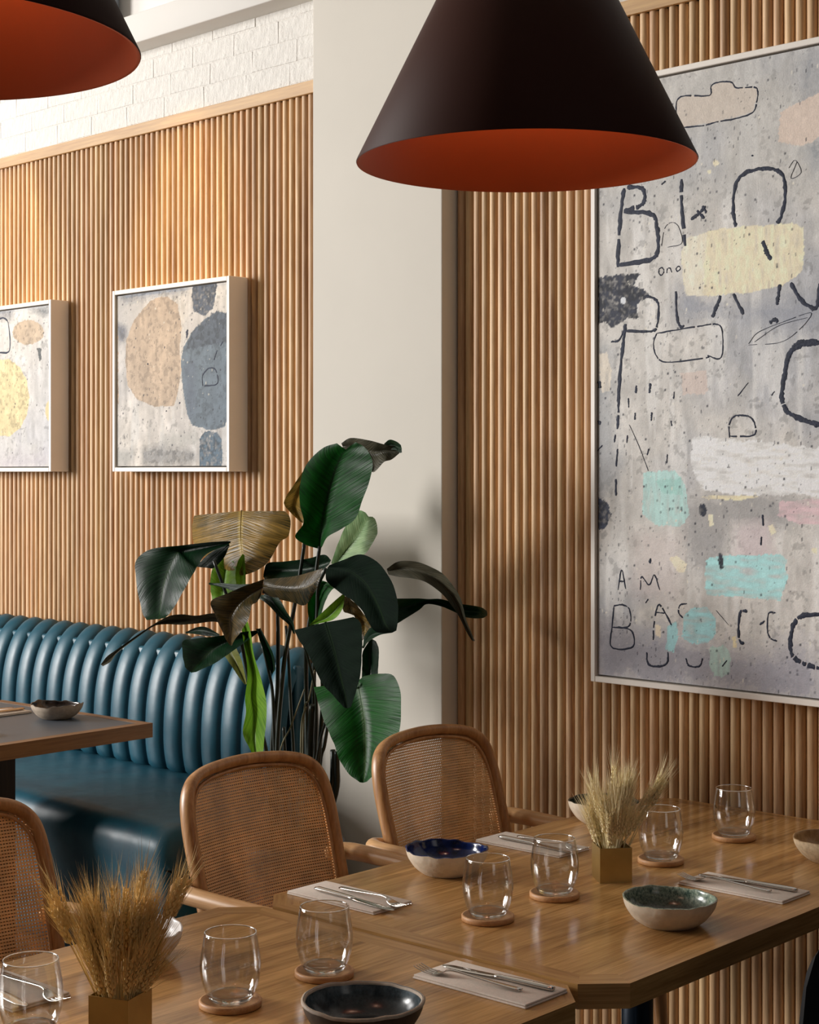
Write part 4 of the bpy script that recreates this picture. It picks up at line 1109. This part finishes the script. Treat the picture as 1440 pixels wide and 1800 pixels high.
def setting(where, x, y, z, rz, fo, ko, fr=0, kr=0, sh=.0, mat=None):
    mat = mat or M['steel']
    napkin('folded linen napkin '+where, x, y, z, rz)
    m = Matrix.Rotation(rz, 3, 'Z')
    zz = z+.0074
    a = m @ Vector((sh+fo[0], fo[1], 0)); fork('steel fork on the napkin '+where, x+a.x, y+a.y, zz, rz+fr, mat)
    a = m @ Vector((sh+ko[0], ko[1], 0)); knife('steel knife on the napkin '+where, x+a.x, y+a.y, zz, rz+kr, mat)
setting('beside the table seam, before the middle chair', -2.405, -1.365, TT, ROT, (.055, .012), (.035, -.022), math.radians(-6), math.radians(-3))
setting('behind the cobalt bowl, before the far chair', -2.452, -.755, TT, ROT, (.045, .014), (.03, -.018), math.radians(-4), math.radians(-2))
setting('right of the speckled green bowl', -1.893, -.745, TT, PI+ROT, (.03, .022), (.005, -.020), math.radians(4), math.radians(2))
setting('at the right end of the nearer table', -1.836, -1.578, TT, PI+ROT, (.025, .022), (.0, -.020), math.radians(7), math.radians(4))
setting('at the lower left, behind the cut tumbler', -2.395, -2.160, TT, ROT, (.065, .020), (.02, -.026), math.radians(-6), math.radians(-6))
CUT.clear()
napkin('folded linen napkin on the slate table', -4.745, -.775, BT, math.radians(94))
fork('warm-toned fork on the slate table napkin', -4.765, -.775, BT+.0074, math.radians(-84), M['gold_steel'])
knife('warm-toned knife on the slate table napkin', -4.722, -.775, BT+.0074, math.radians(-86), M['gold_steel'])

# brass vases with dried wheat
def vase(label, x, y, rz, s=.068, h=.072):
    t = thing('vase', label, 'vase', (x, y, TT), rz, 'square brass vases')
    a = s/2; b = a-.0015
    P = [(-a, -a), (a, -a), (a, a), (-a, a)]; Q = [(-b, -b), (b, -b), (b, b), (-b, b)]
    vs = [(p[0], p[1], 0) for p in P]+[(p[0], p[1], h) for p in P]+[(p[0], p[1], h) for p in Q]+[(p[0], p[1], .003) for p in Q]
    fs = [[3, 2, 1, 0], [12, 13, 14, 15]]
    for k in range(3):
        for i in range(4):
            j = (i+1) % 4; fs.append([k*4+i, k*4+j, k*4+4+j, k*4+4+i])
    mesh('body', vs, fs, M['brass'], t, smooth=False)
    return t
def stalk_mesh(length, bend, earlen, seed, mat):
    rs = random.Random(seed)
    mb = MB()
    C = [(bend*length*(q**2), 0, length*q) for q in np.linspace(0, 1, 7)]
    n0 = 7-1
    mb.add(tube(C, [.0011]*7, 5))
    # ear follows the end of the stem
    d = Vector(C[-1])-Vector(C[-2]); d.normalize()
    e0 = Vector(C[-1])
    side = Vector((0, 1, 0)); oth = d.cross(side)
    nk = 11
    for k in range(nk):
        f = k/(nk-1)
        base = e0+d*(f*earlen-.25*earlen)
        for s in range(3):
            A = 2*PI*s/3+k*1.05
            o = side*math.cos(A)+oth*math.sin(A)
            c = base+o*.0035; ax = (d*1.0+o*.32).normalized()
            ln = .0075*(1-.25*f); w = .0033*(1-.3*f)
            p1 = ax.cross(d+Vector((.01, .02, 0))).normalized(); p2 = ax.cross(p1)
            vs = [c-ax*ln*.7, c+p1*w, c+p2*w, c-p1*w, c-p2*w, c+ax*ln]
            mb.add((vs, [[0, 2, 1], [0, 3, 2], [0, 4, 3], [0, 1, 4], [5, 1, 2], [5, 2, 3], [5, 3, 4], [5, 4, 1]]))
            if rs.random() < .9:
                tip = c+ax*(.032+.026*rs.random())+d*.016+Vector((rs.uniform(-.005, .005), rs.uniform(-.005, .005), 0))
                wv = p1*.00042; wu = p2*.00042
                q = c+ax*ln*.6
                mb.add(([q+wv, q-wv+wu, q-wv-wu, tip], [[0, 1, 3], [1, 2, 3], [2, 0, 3], [0, 2, 1]]))
    me = bpy.data.meshes.new('wheat_stalk'); me.from_pydata([tuple(v) for v in mb.v], [], mb.f); me.materials.append(mat); me.update()
    return me
def wheat(label, x, y, rz, mat, n, hmin, hmax, spread, seed, extra):
    rs = random.Random(seed)
    t = thing('dried_wheat_bunch', label, 'dried flowers', (x, y, TT+.006), rz)
    ms = [stalk_mesh(hmin+(hmax-hmin)*i/7, .05+.05*rs.random(), .055, seed+i, mat) for i in range(8)]
    jobs = []
    for k in range(n):
        az = rs.uniform(0, 2*PI); el = spread*math.sqrt(rs.random())
        i = min(7, max(0, int(7*(1-(el/spread)**1.5)*rs.uniform(.6, 1.1)+rs.uniform(0, 1.2))))
        jobs.append((az, el, i))
    jobs += extra
    for az, el, i in jobs:
        o = mesh('wheat_stalk', None, None, None, t, data=ms[i])
        rr = .024*min(1, el/spread)*rs.uniform(.5, 1) if el < .43 else -.032
        o.location = (math.cos(az)*rr*.6, math.sin(az)*rr*.6, 0)
        o.rotation_euler = (Matrix.Rotation(az, 3, 'Z') @ Matrix.Rotation(el, 3, 'Y') @ Matrix.Rotation(rs.uniform(-.4, .4), 3, 'Z')).to_euler()
    return t
D2 = math.radians
vase('square brass vase of dark golden wheat at the lower left', -2.052, -2.160, D2(45-22))
vase('square brass vase of pale wheat on the far table', -2.135, -.868, D2(45+8))
# camera-right on the table plane is world azimuth 45 degrees, camera-left is 225
wheat('dark golden dried wheat fanned out in the lower left vase', -2.052, -2.160, 0, M['wheat'], 60, .09, .205, .27, 31,
      [(D2(45), .56, 0), (D2(48), .62, 0), (D2(40), .50, 1), (D2(48), .27, 7), (D2(40), .25, 7), (D2(44), .22, 7), (D2(225), .34, 6), (D2(230), .38, 5), (D2(222), .30, 6)])
wheat('pale dried wheat fanned out in the far brass vase', -2.135, -.868, 0, M['straw'], 50, .09,   .182, .22, 47,
      [(D2(45), .40, 7), (D2(48), .36, 7), (D2(40), .44, 6), (D2(44), .33, 7), (D2(47), .50, 3)])

# ------------------------------------------------------------------ leafy plant in a planter
pl = thing('potted_plant', 'tall bird-of-paradise plant with broad drooping leaves between banquette and pillar', 'plant', (0, 0, 0))
pot = mesh('pot', *lathe([(.0, 0), (.10, 0), (.115, .01), (.150, .50), (.150, .52), (.138, .52), (.134, .49), (.0, .49)], 48), M['pot'], pl, loc=(-3.66, -.42, 0))
mesh('soil', *lathe([(0, .494), (.09, .498), (.134, .492)], 32), M['soil'], pl, loc=(-3.66, -.42, 0))
def leaf(mat, data):
    st = [[float(a)/1000 for a in s.split(',')] for s in data.split(';')]
    K = 5
    Q = catmull(st, K)
    NA = 8
    vs, fs, uvs = [], [], []
    n = len(Q)
    for i, q in enumerate(Q):
        Lp, Mp, Rp = q[0:3], q[3:6], q[6:9]
        t = i/(n-1)
        for j in range(NA+1):
            u = j/NA
            if u <= .5: w = u*2; p = Lp*(1-w)+Mp*w; e = w
            else: w = (u-.5)*2; p = Mp*(1-w)+Rp*w; e = 1-w
            # blades belly out slightly between midrib and edge
            wid = np.linalg.norm(Rp-Lp)
            bel = math.sin(PI*e)*.045*wid
            rip = .0022*math.sin(t*38+u*9)*(1-e)*min(1, wid/.08)
            p = p+np.array([.6, -.8, 0])*(bel+rip)
            vs.append(tuple(p)); uvs.append((u, t))
    for i in range(n-1):
        for j in range(NA):
            a = i*(NA+1)+j; fs.append([a, a+1, a+NA+2, a+NA+1])
    o = mesh('leaf', vs, fs, LM[mat], pl)
    uvl = o.data.uv_layers.new(name='leaf')
    li = np.zeros(len(o.data.loops), np.int32); o.data.loops.foreach_get('vertex_index', li)
    uvl.data.foreach_set('uv', np.array(uvs)[li].ravel())
    mid = [vs[i*(NA+1)+NA//2] for i in range(0, n, 2)]
    if np.linalg.norm(np.array(mid[0])-np.array(mid[-1])) > .10:
        nn = len(mid)
        mesh('midrib', *tube([(p[0]-.001, p[1]+.0015, p[2]) for p in mid], [.0034*(1-.75*i/(nn-1)) for i in range(nn)], 6), LM[mat], o)
    return o
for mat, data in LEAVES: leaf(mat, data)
for mat, rad, data in STEMS:
    P = [[float(a)/1000 for a in s.split(',')] for s in data.split(';')]
    n = len(P)
    mesh('stem', *tube(P, [rad*(.8+.35*i/(n-1)) for i in range(n)], 8, 5), M[mat], pl)
